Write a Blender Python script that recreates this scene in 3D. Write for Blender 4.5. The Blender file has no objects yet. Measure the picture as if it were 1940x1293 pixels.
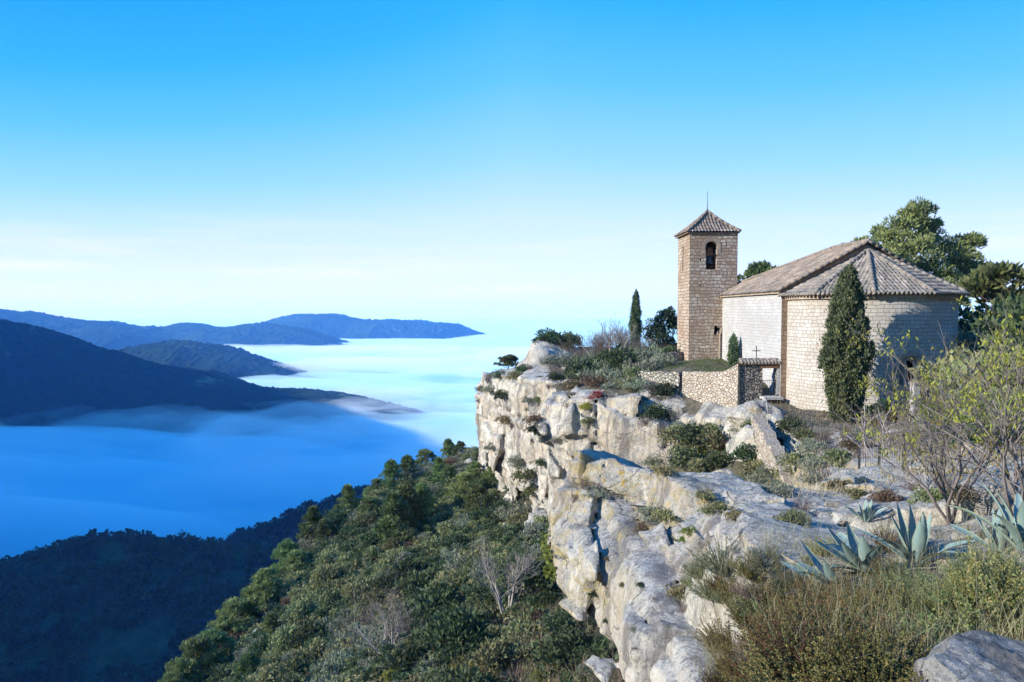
import bpy, bmesh, math, random
import numpy as np
from mathutils import Vector, Matrix, Euler
from mathutils.bvhtree import BVHTree

S = bpy.context.scene
COL = S.collection
R = math.radians

# ------------------------------------------------------------------ camera
PITCH = 2.5
cam_data = bpy.data.cameras.new('camera')
cam_data.lens = 24.0
cam_data.sensor_width = 36.0
cam_data.clip_start = 0.1
cam_data.clip_end = 60000
cam = bpy.data.objects.new('camera', cam_data)
COL.objects.link(cam)
cam.location = (0, 0, 0)
cam.rotation_euler = (R(90 - PITCH), 0, 0)
S.camera = cam

# ------------------------------------------------------------------ light
SUN_EL, SUN_AZ = R(23), R(15)          # light travels towards +X, a little towards +Y
sun_dir = Vector((math.cos(SUN_AZ) * math.cos(SUN_EL), math.sin(SUN_AZ) * math.cos(SUN_EL), -math.sin(SUN_EL)))
sl = bpy.data.lights.new('sun', 'SUN')
sl.energy = 5.0
sl.angle = R(0.5)
sl.color = (1.0, 0.99, 0.985)
sun = bpy.data.objects.new('sun', sl)
COL.objects.link(sun)
sun.rotation_euler = sun_dir.to_track_quat('-Z', 'Y').to_euler()
sun.location = (-60, -20, 60)

W = bpy.data.worlds.new('World')
S.world = W
W.use_nodes = True
wn = W.node_tree
bg = wn.nodes['Background']
def wnode(t, **k):
    n = wn.nodes.new(t)
    for a, b in k.items(): setattr(n, a, b)
    return n
def wmath(op, a, b=None, c=None):
    n = wnode('ShaderNodeMath', operation=op)
    for i, v in enumerate((a, b, c)):
        if v is None: continue
        if isinstance(v, (int, float)): n.inputs[i].default_value = v
        else: wn.links.new(v, n.inputs[i])
    return n.outputs[0]
tc = wnode('ShaderNodeTexCoord')
sep = wnode('ShaderNodeSeparateXYZ')
wn.links.new(tc.outputs['Generated'], sep.inputs[0])
sx, sz = sep.outputs[0], sep.outputs[2]
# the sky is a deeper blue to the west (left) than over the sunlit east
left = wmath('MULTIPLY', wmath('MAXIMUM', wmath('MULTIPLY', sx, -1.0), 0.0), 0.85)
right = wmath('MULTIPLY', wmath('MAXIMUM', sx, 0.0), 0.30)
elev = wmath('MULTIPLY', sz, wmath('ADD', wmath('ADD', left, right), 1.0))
# thin streaks of high cloud near the horizon
mp = wnode('ShaderNodeMapping')
mp.inputs['Scale'].default_value = (2.2, 2.2, 26.0)
wn.links.new(tc.outputs['Generated'], mp.inputs[0])
nz = wnode('ShaderNodeTexNoise')
nz.inputs['Scale'].default_value = 1.6
nz.inputs['Detail'].default_value = 6
nz.inputs['Roughness'].default_value = 0.6
wn.links.new(mp.outputs[0], nz.inputs[0])
cl = wmath('MULTIPLY', wmath('MAXIMUM', wmath('SUBTRACT', nz.outputs[0], 0.47), 0.0), 4.0)
band = wmath('MAXIMUM', wmath('SUBTRACT', 1.0, wmath('MULTIPLY', wmath('ABSOLUTE', wmath('SUBTRACT', sz, 0.065)), 14.0)), 0.0)
wisps = wmath('MINIMUM', wmath('MULTIPLY', cl, band), 1.0)
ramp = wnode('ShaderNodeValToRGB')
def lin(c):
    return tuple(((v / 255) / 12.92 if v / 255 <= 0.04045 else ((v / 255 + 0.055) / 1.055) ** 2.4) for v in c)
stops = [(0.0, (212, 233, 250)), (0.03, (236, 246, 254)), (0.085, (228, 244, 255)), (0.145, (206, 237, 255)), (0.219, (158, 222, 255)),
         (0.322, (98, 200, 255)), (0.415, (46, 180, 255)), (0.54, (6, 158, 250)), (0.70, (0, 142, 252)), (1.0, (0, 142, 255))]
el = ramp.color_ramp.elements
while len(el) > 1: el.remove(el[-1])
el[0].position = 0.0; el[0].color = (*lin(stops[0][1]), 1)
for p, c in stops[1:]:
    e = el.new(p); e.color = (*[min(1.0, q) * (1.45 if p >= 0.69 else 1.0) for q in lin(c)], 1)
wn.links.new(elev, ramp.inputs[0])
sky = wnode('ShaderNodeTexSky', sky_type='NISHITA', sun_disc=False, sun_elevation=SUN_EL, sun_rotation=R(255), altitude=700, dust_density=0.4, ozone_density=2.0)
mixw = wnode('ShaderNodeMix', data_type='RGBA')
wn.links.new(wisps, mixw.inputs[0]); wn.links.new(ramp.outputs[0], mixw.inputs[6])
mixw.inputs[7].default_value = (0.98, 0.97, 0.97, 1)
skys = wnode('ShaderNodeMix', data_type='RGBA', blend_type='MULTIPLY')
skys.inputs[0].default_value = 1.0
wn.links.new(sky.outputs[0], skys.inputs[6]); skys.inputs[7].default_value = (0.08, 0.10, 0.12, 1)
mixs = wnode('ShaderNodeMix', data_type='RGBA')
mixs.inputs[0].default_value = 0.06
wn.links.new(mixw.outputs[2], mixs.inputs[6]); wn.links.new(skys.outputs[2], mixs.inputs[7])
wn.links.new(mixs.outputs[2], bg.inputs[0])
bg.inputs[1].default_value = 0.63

S.view_settings.view_transform = 'Standard'
S.view_settings.look = 'None'
S.view_settings.exposure = 0.7
S.view_settings.gamma = 1.0
S.render.engine = 'CYCLES'
cy = S.cycles
cy.use_denoising = True
cy.max_bounces = 12
cy.diffuse_bounces = 3
cy.glossy_bounces = 2
cy.transmission_bounces = 2
cy.volume_bounces = 9
cy.transparent_max_bounces = 8
cy.sample_clamp_indirect = 6.0

# ------------------------------------------------------------------ helpers
F = 970 * 2 * 24 / 36
CP, SP = math.cos(R(PITCH)), math.sin(R(PITCH))
def ray(px, py):
    u, v = (px - 970) / F, -(py - 646.5) / F
    return Vector((u, CP + v * SP, -SP + v * CP))
def P(px, py, Y):
    d = ray(px, py)
    return d * (Y / d.y)

def pset(o, **k):
    for a, b in k.items():
        if b is not None: o[a] = b
    return o
def new_obj(name, me, parent=None, mat=None, loc=None):
    o = bpy.data.objects.new(name, me)
    COL.objects.link(o)
    if parent is not None: o.parent = parent
    if loc is not None: o.location = loc
    if mat is not None and me is not None:
        for m in (mat if isinstance(mat, (list, tuple)) else [mat]): me.materials.append(m)
    return o
def thing(o, label, category, group=None):
    return pset(o, label=label, category=category, group=group)
def np_mesh(name, v, f, smooth=False):
    """v (n,3) floats, f (m,k) ints or a list of faces"""
    me = bpy.data.meshes.new(name)
    v = np.asarray(v, dtype=np.float32)
    if isinstance(f, np.ndarray):
        k = f.shape[1]
        me.vertices.add(len(v)); me.vertices.foreach_set('co', v.ravel())
        me.loops.add(f.size); me.loops.foreach_set('vertex_index', f.astype(np.int32).ravel())
        me.polygons.add(len(f))
        me.polygons.foreach_set('loop_start', np.arange(0, f.size, k, dtype=np.int32))
        try: me.polygons.foreach_set('loop_total', np.full(len(f), k, dtype=np.int32))
        except Exception: pass
        me.update(calc_edges=True)
    else:
        me.from_pydata([tuple(x) for x in v], [], f)
    if smooth: me.polygons.foreach_set('use_smooth', np.ones(len(me.polygons), dtype=bool))
    me.validate()
    me.update()
    return me
def grid_faces(nu, nv):
    i = np.arange(nu - 1)[:, None] * nv + np.arange(nv - 1)[None, :]
    i = i.ravel()
    return np.stack([i, i + nv, i + nv + 1, i + 1], 1)

# vectorised noises
def _h(ix, iy, iz, s):
    n = (ix.astype(np.int64) * 374761393 + iy.astype(np.int64) * 668265263 + iz.astype(np.int64) * 2147483647 + s * 974634777) & 0xFFFFFFFF
    n = ((n ^ (n >> 13)) * 1274126177) & 0xFFFFFFFF
    n = ((n ^ (n >> 15)) * 2246822519) & 0xFFFFFFFF
    n = n ^ (n >> 16)
    return (n & 0xFFFFFF) / float(0xFFFFFF)
def vnoise(p, s=0):
    """smooth value noise in 0..1"""
    p = np.asarray(p, dtype=np.float64)
    i = np.floor(p).astype(np.int64); f = p - i
    f = f * f * f * (f * (f * 6 - 15) + 10)
    r = 0
    for dx in (0, 1):
        wx = f[..., 0] if dx else 1 - f[..., 0]
        for dy in (0, 1):
            wy = f[..., 1] if dy else 1 - f[..., 1]
            for dz in (0, 1):
                wz = f[..., 2] if dz else 1 - f[..., 2]
                r = r + wx * wy * wz * _h(i[..., 0] + dx, i[..., 1] + dy, i[..., 2] + dz, s)
    return r
def fbm(p, oct=4, s=0, gain=0.5, ridged=False):
    p = np.asarray(p, dtype=np.float64)
    a, t, r = 1.0, 0.0, 0
    for k in range(oct):
        n = vnoise(p * (2.03 ** k) + 17.3 * k, s + k)
        if ridged: n = 1 - np.abs(2 * n - 1)
        r = r + a * n; t += a; a *= gain
    return r / t
def worley(p, s=0, jitter=0.9):
    """distance to nearest and second nearest cell point, and a random value of the nearest cell"""
    p = np.asarray(p, dtype=np.float64)
    i = np.floor(p).astype(np.int64)
    d1 = np.full(p.shape[:-1], 9.0); d2 = d1.copy(); cid = np.zeros(p.shape[:-1])
    for dx in (-1, 0, 1):
        for dy in (-1, 0, 1):
            for dz in (-1, 0, 1):
                jx, jy, jz = i[..., 0] + dx, i[..., 1] + dy, i[..., 2] + dz
                c0 = jx + 0.5 + (_h(jx, jy, jz, s) - 0.5) * jitter
                c1 = jy + 0.5 + (_h(jx, jy, jz, s + 1) - 0.5) * jitter
                c2 = jz + 0.5 + (_h(jx, jy, jz, s + 2) - 0.5) * jitter
                d = np.sqrt((p[..., 0] - c0) ** 2 + (p[..., 1] - c1) ** 2 + (p[..., 2] - c2) ** 2)
                rv = _h(jx, jy, jz, s + 3)
                m = d < d1
                d2 = np.where(m, d1, np.minimum(d2, d))
                cid = np.where(m, rv, cid)
                d1 = np.where(m, d, d1)
    return d1, d2, cid

# node material helper
class NM:
    def __init__(s, name, rough=0.9, spec=0.2):
        s.m = bpy.data.materials.new(name); s.m.use_nodes = True
        s.t = s.m.node_tree; s.b = s.t.nodes['Principled BSDF']
        s.b.inputs['Roughness'].default_value = rough
        s.b.inputs['Specular IOR Level'].default_value = spec
        s.tc = None
    def n(s, t, **k):
        n = s.t.nodes.new(t)
        for a, b in k.items(): setattr(n, a, b)
        return n
    def l(s, a, b): s.t.links.new(a, b)
    def co(s, kind='Object', scale=(1, 1, 1)):
        if s.tc is None: s.tc = s.n('ShaderNodeTexCoord')
        if kind == 'Position':
            g = s.n('ShaderNodeNewGeometry'); out = g.outputs['Position']
        else: out = s.tc.outputs[kind]
        if tuple(scale) == (1, 1, 1): return out
        m = s.n('ShaderNodeMapping'); m.inputs['Scale'].default_value = scale
        s.l(out, m.inputs[0]); return m.outputs[0]
    def noise(s, co, scale, detail=4, rough=0.55, dist=0.0):
        n = s.n('ShaderNodeTexNoise')
        n.inputs['Scale'].default_value = scale; n.inputs['Detail'].default_value = detail
        n.inputs['Roughness'].default_value = rough; n.inputs['Distortion'].default_value = dist
        s.l(co, n.inputs['Vector']); return n.outputs[0]
    def voro(s, co, scale, feature='F1', out='Distance'):
        n = s.n('ShaderNodeTexVoronoi', feature=feature)
        n.inputs['Scale'].default_value = scale
        s.l(co, n.inputs['Vector']); return n.outputs[out]
    def ramp(s, fac, stops, interp='LINEAR'):
        r = s.n('ShaderNodeValToRGB'); e = r.color_ramp.elements
        r.color_ramp.interpolation = interp
        while len(e) > 1: e.remove(e[-1])
        for k, (p, c) in enumerate(stops):
            if isinstance(c, (int, float)): c = (c, c, c)
            x = e[0] if k == 0 else e.new(p)
            x.position = p; x.color = (*c[:3], 1)
        s.l(fac, r.inputs[0]); return r.outputs[0]
    def mix(s, fac, a, b, mode='MIX'):
        n = s.n('ShaderNodeMix', data_type='RGBA', blend_type=mode)
        for i, v in ((0, fac), (6, a), (7, b)):
            if isinstance(v, (int, float)): n.inputs[i].default_value = v
            elif isinstance(v, tuple): n.inputs[i].default_value = (*v[:3], 1)
            else: s.l(v, n.inputs[i])
        return n.outputs[2]
    def math(s, op, a, b=None, clamp=False):
        n = s.n('ShaderNodeMath', operation=op, use_clamp=clamp)
        for i, v in enumerate((a, b)):
            if v is None: continue
            if isinstance(v, (int, float)): n.inputs[i].default_value = v
            else: s.l(v, n.inputs[i])
        return n.outputs[0]
    def color(s, c):
        if isinstance(c, tuple): s.b.inputs['Base Color'].default_value = (*c[:3], 1)
        else: s.l(c, s.b.inputs['Base Color'])
        return s
    def bump(s, h, strength=0.5, dist=0.05):
        n = s.n('ShaderNodeBump'); n.inputs['Strength'].default_value = strength; n.inputs['Distance'].default_value = dist
        s.l(h, n.inputs['Height'])
        if s.b.inputs['Normal'].is_linked: s.l(s.b.inputs['Normal'].links[0].from_socket, n.inputs['Normal'])
        s.l(n.outputs[0], s.b.inputs['Normal']); return s
    def rnd(s): return s.n('ShaderNodeObjectInfo').outputs['Random']

# ------------------------------------------------------------------ valley, hills, fog
def hills_mat(name, dark, light, pale):
    k = NM(name, 1.0, 0.0)
    c = k.co('Position')
    n1 = k.noise(c, 0.012, 5, 0.6); n2 = k.noise(c, 0.12, 4, 0.7)
    a = k.mix(k.ramp(n2, [(0.35, 0.0), (0.65, 1.0)]), dark, light)
    k.color(k.mix(k.ramp(n1, [(0.62, 0.0), (0.70, 1.0)]), a, pale))
    return k.m
M_FOREST = hills_mat('forest_hill', (0.010, 0.026, 0.018), (0.026, 0.050, 0.028), (0.11, 0.14, 0.09))
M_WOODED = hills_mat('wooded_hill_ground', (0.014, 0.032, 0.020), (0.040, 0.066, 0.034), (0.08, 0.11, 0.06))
M_FIELD = NM('valley_field', 1.0, 0.0)
M_FIELD.color(M_FIELD.ramp(M_FIELD.noise(M_FIELD.co('Position'), 0.01), [(0.3, (0.05, 0.07, 0.03)), (0.7, (0.10, 0.10, 0.05))]))

def hill(name, crest, wf, wb, foot, n_along, n_across, spur=25.0, tree=5.0, seed=1, cell=9.0, mat=None, prof=1.15):
    """a real ridge: crest points (X, Y, z), slopes running down wf towards the viewer and wb away to the foot height"""
    c = np.array([tuple(p) for p in crest], float)
    d = np.r_[0, np.cumsum(np.linalg.norm(np.diff(c[:, :2], axis=0), axis=1))]
    u = np.linspace(0, d[-1], n_along)
    cx, cyy, cz = (np.interp(u, d, c[:, k]) for k in range(3))
    ker = np.ones(max(3, n_along // 40)) / max(3, n_along // 40)
    sm = lambda a: np.convolve(np.pad(a, len(ker), mode='edge'), ker, 'same')[len(ker):-len(ker)]
    cx, cyy, cz = sm(cx), sm(cyy), sm(cz)
    tx, ty = np.gradient(cx), np.gradient(cyy); L = np.hypot(tx, ty); nx, ny = ty / L, -tx / L   # points towards the viewer for crests drawn left to right
    v = np.sign(np.linspace(-1, 1, n_across)) * np.abs(np.linspace(-1, 1, n_across)) ** 1.15
    off = np.where(v < 0, v * wb, v * wf)
    X = cx[:, None] + nx[:, None] * off[None]; Y = cyy[:, None] + ny[:, None] * off[None]
    a = np.abs(v)[None] ** prof
    Z = cz[:, None] * (1 - a) + foot * a
    p = np.stack([X, Y, np.zeros_like(X)], -1)
    sp = fbm(p / (spur * 9), 4, seed, 0.5, True) - 0.55
    above = np.clip((Z + 245) / 70, 0, 1)        # spurs die out towards the valley floor
    Z = Z + sp * spur * 2.2 * above * np.minimum(1, np.abs(v)[None] * 3.0) + (fbm(p / (spur * 3), 3, seed + 9) - .5) * spur * .5
    if tree > 0:
        d1, d2, cid = worley(p / cell, seed + 40)
        Z = Z + tree * np.clip(1.0 - d1 * 1.3, 0, 1) * (0.35 + cid) + (fbm(p / (cell * .6), 2, seed + 5) - .5) * tree * .5
    me = np_mesh(name, np.stack([X, Y, Z], -1).reshape(-1, 3), grid_faces(n_along, n_across), True)
    o = new_obj(name, me, None, mat or M_FOREST)
    o['kind'] = 'structure'
    return o

FOG_Z = -200.0
vg = np_mesh('valley_ground', [(-22000, -2500, -330), (22000, -2500, -330), (22000, 32000, -330), (-22000, 32000, -330)], [(0, 1, 2, 3)])
pset(new_obj('valley_ground', vg, None, M_FIELD.m), kind='structure')

hill('dark_hill', [(-2000, 1300, 300), (-1650, 1400, 130), P(-160, 582, 1490), P(0, 611, 1500), P(60, 618, 1490), P(120, 641, 1470), P(220, 668, 1450), P(300, 692, 1430),
                   P(390, 715, 1410), P(480, 736, 1400), P(560, 752, 1380), P(620, 766, 1350), P(655, 786, 1330), P(678, 830, 1310), P(690, 900, 1300)],
     560, 620, -300, 300, 170, 42, 6.0, 3, 9.0)
hill('west_mountain', [(-700, -900, 40), (-900, -450, 140), (-1010, -80, 250), (-1090, 300, 315), (-1250, 650, 325), (-1500, 950, 340), (-1800, 1200, 370), (-2300, 1500, 300)],
     560, 900, -300, 150, 80, 30, 6.0, 21, 14.0)
hill('middle_hill', [P(60, 690, 2300), P(180, 672, 2300), P(240, 663, 2280), P(290, 650, 2260), P(330, 645, 2250), P(380, 652, 2230), P(430, 672, 2200), P(500, 695, 2160), P(560, 716, 2120), P(620, 735, 2060)],
     520, 600, -300, 260, 120, 40, 9.0, 5, 12.0)
hill('blue_hill', [P(-200, 560, 4300), P(0, 585, 4250), P(60, 592, 4220), P(110, 602, 4200), P(185, 613, 4150), P(240, 622, 4100), P(300, 640, 4060), P(350, 660, 4000)],
     900, 900, -300, 260, 110, 75, 12.0, 7, 22.0)
hill('ridge_hill', [P(240, 632, 4550), P(300, 622, 4500), P(345, 613, 4450), P(380, 613, 4430), P(410, 622, 4400), P(440, 620, 4360), P(470, 616, 4330), P(500, 618, 4300), P(540, 626, 4250), P(580, 635, 4200), P(640, 658, 4100), P(690, 672, 4000)],
     800, 800, -300, 300, 120, 75, 12.0, 8, 22.0)
hill('far_hill', [P(430, 632, 6000), P(485, 617, 5950), P(520, 606, 5900), P(560, 598, 5850), P(600, 596, 5800), P(632, 594, 5800), P(665, 600, 5760), P(700, 610, 5720), P(760, 608, 5680), P(820, 613, 5640), P(880, 623, 5600), P(925, 637, 5560), P(980, 650, 5500)],
     1100, 1000, -300, 320, 130, 80, 14.0, 11, 28.0)

# the lower wooded hill in the shadow of the mountain
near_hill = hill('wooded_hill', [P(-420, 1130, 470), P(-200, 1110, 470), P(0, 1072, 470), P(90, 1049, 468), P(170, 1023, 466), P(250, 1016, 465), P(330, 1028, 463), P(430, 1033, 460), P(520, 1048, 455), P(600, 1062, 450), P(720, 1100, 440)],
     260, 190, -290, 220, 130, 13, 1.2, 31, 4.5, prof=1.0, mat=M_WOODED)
spur_hill = hill('spur_hill', [P(380, 1062, 590), P(440, 1024, 590), P(500, 998, 585), P(560, 970, 580), P(640, 946, 575), P(760, 915, 570), P(900, 890, 565)],
     120, 200, -290, 160, 60, 5, 1.2, 33, 5.0)

def fog_sea():
    # one body of fog: rolling top, flat underside, closed all round
    xs = np.sign(np.linspace(-1, 1, 260)) * np.abs(np.linspace(-1, 1, 260)) ** 2.2 * 14000
    ys = 470 + np.linspace(0, 1, 300) ** 3.0 * 19500
    X, Y = np.meshgrid(xs, ys, indexing='ij')
    p = np.stack([X / 1.6, Y, np.zeros_like(X)], -1)
    big = (fbm(p / 420, 4, 70) - 0.5) * 105 + (fbm(np.stack([X / 900, Y / 200, X * 0], -1), 4, 75) - .5) * 60
    small = (fbm(p / 75, 4, 72, 0.55) - 0.5) * 26
    far = np.clip((Y - 900) / 2500, 0, 1)
    Z = FOG_Z + big * (1 - 0.55 * far) + small * (1 - far * 0.5)
    # the valley this side of the wooded hill is clear of fog
    Z = Z - 110 * np.clip((640 - Y - X * 0.05) / 150, 0, 1) ** 1.5
    Z = np.maximum(Z, -325)
    nx, ny = X.shape
    top = np.stack([X, Y, Z], -1).reshape(-1, 3)
    bot = top.copy(); bot[:, 2] = -328
    f = grid_faces(nx, ny)
    n = nx * ny
    faces = [f, f[:, ::-1] + n]
    idx = np.arange(n).reshape(nx, ny)
    for e in (idx[:, 0], idx[::-1, -1]):
        faces.append(np.stack([e[:-1], e[:-1] + n, e[1:] + n, e[1:]], 1)[:, ::-1])
    for e in (idx[::-1, 0], idx[-1, :]):
        pass
    for e in (idx[0, ::-1], idx[-1, :]):
        faces.append(np.stack([e[:-1], e[:-1] + n, e[1:] + n, e[1:]], 1)[:, ::-1])
    me = np_mesh('fog', np.r_[top, bot], np.concatenate(faces), True)
    bm = bmesh.new(); bm.from_mesh(me); bmesh.ops.recalc_face_normals(bm, faces=bm.faces); bm.to_mesh(me); bm.free()
    m = bpy.data.materials.new('fog'); m.use_nodes = True
    t = m.node_tree; t.nodes.remove(t.nodes['Principled BSDF'])
    v = t.nodes.new('ShaderNodeVolumePrincipled')
    v.inputs['Color'].default_value = (0.72, 0.935, 1.0, 1)
    v.inputs['Density'].default_value = 0.02
    v.inputs['Anisotropy'].default_value = 0.0
    t.links.new(v.outputs[0], t.nodes['Material Output'].inputs['Volume'])
    o = new_obj('fog', me, None, m)
    o['kind'] = 'stuff'
fog_sea()

def fog_wisps():
    # thin banks drifting over the fog, thick where the noise is high and closed to nothing elsewhere
    xs = np.linspace(-1700, 900, 240); ys = 620 + np.linspace(0, 1, 260) ** 1.6 * 3000
    X, Y = np.meshgrid(xs, ys, indexing='ij')
    p = np.stack([X / 520, Y / 260, X * 0], -1)
    n = fbm(p + (fbm(p * 1.7, 3, 81)[..., None] - .5) * .9, 5, 80, 0.55)
    rim = np.clip(np.minimum.reduce([(X + 1700) / 200, (900 - X) / 200, (Y - 620) / 120, (3620 - Y) / 300]), 0, 1)
    h = np.clip((n - 0.49) * 200, 0, 40) * rim
    base = FOG_Z + 2 + (fbm(p * .6, 2, 85) - .5) * 16
    top = np.stack([X, Y, base + h + 0.02], -1).reshape(-1, 3); bot = np.stack([X, Y, base - h * .5 - 0.02], -1).reshape(-1, 3)
    f = grid_faces(*X.shape); n_ = X.size; idx = np.arange(n_).reshape(X.shape)
    # keep only the cells that hold fog
    k = h.ravel()[f].max(1) > 0
    f = f[k]
    from collections import Counter
    ed = np.concatenate([f[:, [0, 1]], f[:, [1, 2]], f[:, [2, 3]], f[:, [3, 0]]])
    key = np.sort(ed, 1); key = key[:, 0].astype(np.int64) * n_ + key[:, 1]
    _, inv, cnt = np.unique(key, return_inverse=True, return_counts=True)
    b = ed[cnt[inv] == 1]
    sides = np.stack([b[:, 1], b[:, 0], b[:, 0] + n_, b[:, 1] + n_], 1)
    me = np_mesh('fog', np.r_[top, bot], np.concatenate([f, f[:, ::-1] + n_, sides]), True)
    bm = bmesh.new(); bm.from_mesh(me); bmesh.ops.delete(bm, geom=[v for v in bm.verts if not v.link_faces], context='VERTS'); bm.to_mesh(me); bm.free()
    m = bpy.data.materials.new('fog_wisp'); m.use_nodes = True
    t = m.node_tree; t.nodes.remove(t.nodes['Principled BSDF'])
    v = t.nodes.new('ShaderNodeVolumePrincipled')
    v.inputs['Color'].default_value = (0.9, 0.97, 1.0, 1); v.inputs['Density'].default_value = 0.006
    t.links.new(v.outputs[0], t.nodes['Material Output'].inputs['Volume'])
    pset(new_obj('fog', me, None, m), kind='stuff')
fog_wisps()

def haze_box():
    me = bpy.data.meshes.new('haze')
    bm = bmesh.new(); bmesh.ops.create_cube(bm, size=1.0)
    for v in bm.verts:
        v.co = Vector((v.co.x * 46000, 14500 + v.co.y * 36000, -331 + (v.co.z + .5) * 830))
    bm.to_mesh(me); bm.free()
    m = bpy.data.materials.new('haze'); m.use_nodes = True
    t = m.node_tree; t.nodes.remove(t.nodes['Principled BSDF'])
    v = t.nodes.new('ShaderNodeVolumePrincipled')
    v.inputs['Color'].default_value = (0.11, 0.36, 1.0, 1)
    v.inputs['Absorption Color'].default_value = (1, 1, 1, 1)
    v.inputs['Density'].default_value = 1.25e-4
    t.links.new(v.outputs[0], t.nodes['Material Output'].inputs['Volume'])
    o = new_obj('haze', me, None, m)
    o['kind'] = 'stuff'
haze_box()

# ------------------------------------------------------------------ rock, cliff and hillside
def rbf(pts):
    """smooth surface through control points (x, y, z): linear radial functions plus a plane"""
    a = np.array([tuple(p) for p in pts], float)
    n = len(a)
    d = np.hypot(a[:, None, 0] - a[None, :, 0], a[:, None, 1] - a[None, :, 1])
    A = np.zeros((n + 3, n + 3)); A[:n, :n] = d + np.eye(n) * -0.6
    A[:n, n] = 1; A[:n, n + 1] = a[:, 0]; A[:n, n + 2] = a[:, 1]; A[n:, :n] = A[:n, n:].T
    w = np.linalg.solve(A, np.r_[a[:, 2], 0, 0, 0])
    def f(x, y):
        x = np.asarray(x, float); y = np.asarray(y, float)
        r = w[n] + w[n + 1] * x + w[n + 2] * y
        for k in range(n): r = r + w[k] * np.sqrt((x - a[k, 0]) ** 2 + (y - a[k, 1]) ** 2 + 0.3)
        return r
    return f

TOP = rbf([(0.8, 0.5, -1.75), (2, -4, -1.3), (6, 0, -1.6), (12, 3, -1.2), (1.7, 3.0, -2.6), (2.1, 5.2, -3.3), (4.0, 5.0, -2.6), (8, 6, -2.0),
           P(1400, 1200, 7.0), P(1330, 1110, 9.0), (3.0, 9, -3.55), P(1560, 1120, 8.3), P(1740, 1085, 8.6), P(1900, 1080, 8.6), (9, 9, -2.2), (14, 12, -2.6), (22, 15, -3.0),
           P(1345, 1010, 12.5), P(1480, 1000, 12.3), P(1600, 985, 12.5), P(1500, 940, 15.2), P(1620, 930, 16), P(1720, 930, 16.5), P(1400, 882, 19), P(1330, 900, 19.2), P(1262, 912, 19.8),
           P(1620, 885, 20), P(1720, 905, 19.5), P(1800, 905, 19), (18, 20, -3.6), (26, 22, -3.6),
           (2.1, 20.0, -4.55), (2.3, 21.0, -4.7), (3.8, 21.5, -5.45), (5.7, 23, -6.3), (2.3, 23.5, -5.6), (3.5, 24, -6.4), (4.6, 20.3, -5.3),
           P(1600, 852, 29), P(1700, 868, 27), P(1540, 815, 35), P(1830, 860, 26), (20, 30, -5.3), (26, 32, -4.8), (34, 35, -4.2),
           (17.5, 43, -5.9), (20, 38.5, -6.5), (22.3, 37.6, -6.7), (25, 38.5, -6.6), (27.5, 41, -6.0), (30, 46, -5.2), (38, 48, -4.2), (50, 60, -4), (75, 60, -6), (60, 30, -4.5),
           (15, 57, -4.05), (18, 52, -4.1), (13.5, 52, -4.0), (14.4, 46.2, -4.0), (10.5, 54.5, -4.1), (16.2, 44.6, -5.3), (15.5, 43.2, -5.5),
           P(1420, 775, 40), P(1470, 800, 36), P(1390, 800, 38), P(1500, 860, 30), P(1460, 890, 27), P(1400, 850, 32),
           P(1330, 880, 36), P(1330, 850, 40), P(1280, 880, 37), P(1350, 830, 42),
           P(1255, 768, 45.5), (12.2, 44.6, -7.3), (13.4, 43.0, -7.2), (11.0, 46.0, -6.4), P(1180, 728, 50), P(1100, 735, 52), P(1130, 722, 56), P(1200, 715, 53), P(1060, 745, 54), 
           P(1030, 648, 73), P(1010, 690, 70), P(1050, 690, 66), P(1060, 650, 74), P(1150, 690, 62), P(1230, 680, 62), P(1100, 690, 64), P(1200, 660, 72),
           P(905, 716, 86), P(985, 694, 88), P(960, 726, 80), P(1000, 715, 78), P(930, 735, 77), (-3, 95, -8.6), (8, 95, -6.5), (20, 66, -4.0), (24, 80, -4), (10, 110, -11), (50, 100, -8)])

_TOP0 = TOP
def TOP(x, y):
    z = _TOP0(x, y)
    # the crag at the prow stands proud of the plateau
    c = -2.7 - 0.30 * np.maximum(x - 3.6, 0) - 0.5 * np.maximum(2.9 - x, 0) - 0.25 * np.abs(y - 72)
    w = np.clip((x - 1.4) / 0.8, 0, 1) * np.clip((8.5 - x) / 2, 0, 1) * np.clip((y - 66) / 1.2, 0, 1) * np.clip((79 - y) / 2, 0, 1)
    z = np.where(w > 0.01, np.maximum(z, c * w + z * (1 - w)), z)
    return z

EDGE = np.array([(-3, -8), (0.1, -2), (0.5, 1.0), (1.3, 3.5), (1.9, 5.5), (2.3, 7.5), (2.5, 10), (2.4, 13), (2.3, 16), (2.0, 19), (1.8, 22), (2.0, 25.0), (3.0, 25.3), (3.7, 23.6),
                 (5.1, 20.9), (6.6, 20.5), (8.6, 21.6), (10.7, 24.5), (11.7, 29), (13.1, 34), (13.7, 38), (12.6, 42.0), (10.2, 45.2), (6.8, 46.8), (4.2, 49.2), (2.4, 52.5), (2.6, 56.5), (2.0, 60.5), (-0.2, 63.5), (-1.8, 67), (-1.4, 72),
                 (-2.6, 77), (-4.2, 82), (-4.6, 88), (-3.4, 95), (2, 104), (14, 112), (60, 122), (120, 122), (120, -8)], float)
def plan_sd(x, y):
    """signed distance in plan to the cliff edge, negative on the plateau"""
    x = np.asarray(x, float); y = np.asarray(y, float)
    d = np.full(x.shape, 1e9); ins = np.zeros(x.shape, bool)
    n = len(EDGE)
    for k in range(n):
        ax, ay = EDGE[k]; bx, by = EDGE[(k + 1) % n]
        ex, ey = bx - ax, by - ay
        t = np.clip(((x - ax) * ex + (y - ay) * ey) / (ex * ex + ey * ey), 0, 1)
        d = np.minimum(d, np.hypot(x - ax - t * ex, y - ay - t * ey))
        c = ((ay > y) != (by > y)) & (x < (bx - ax) * (y - ay) / ((by - ay) if by != ay else 1e-9) + ax)
        ins ^= c
    return np.where(ins, -d, d)

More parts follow.
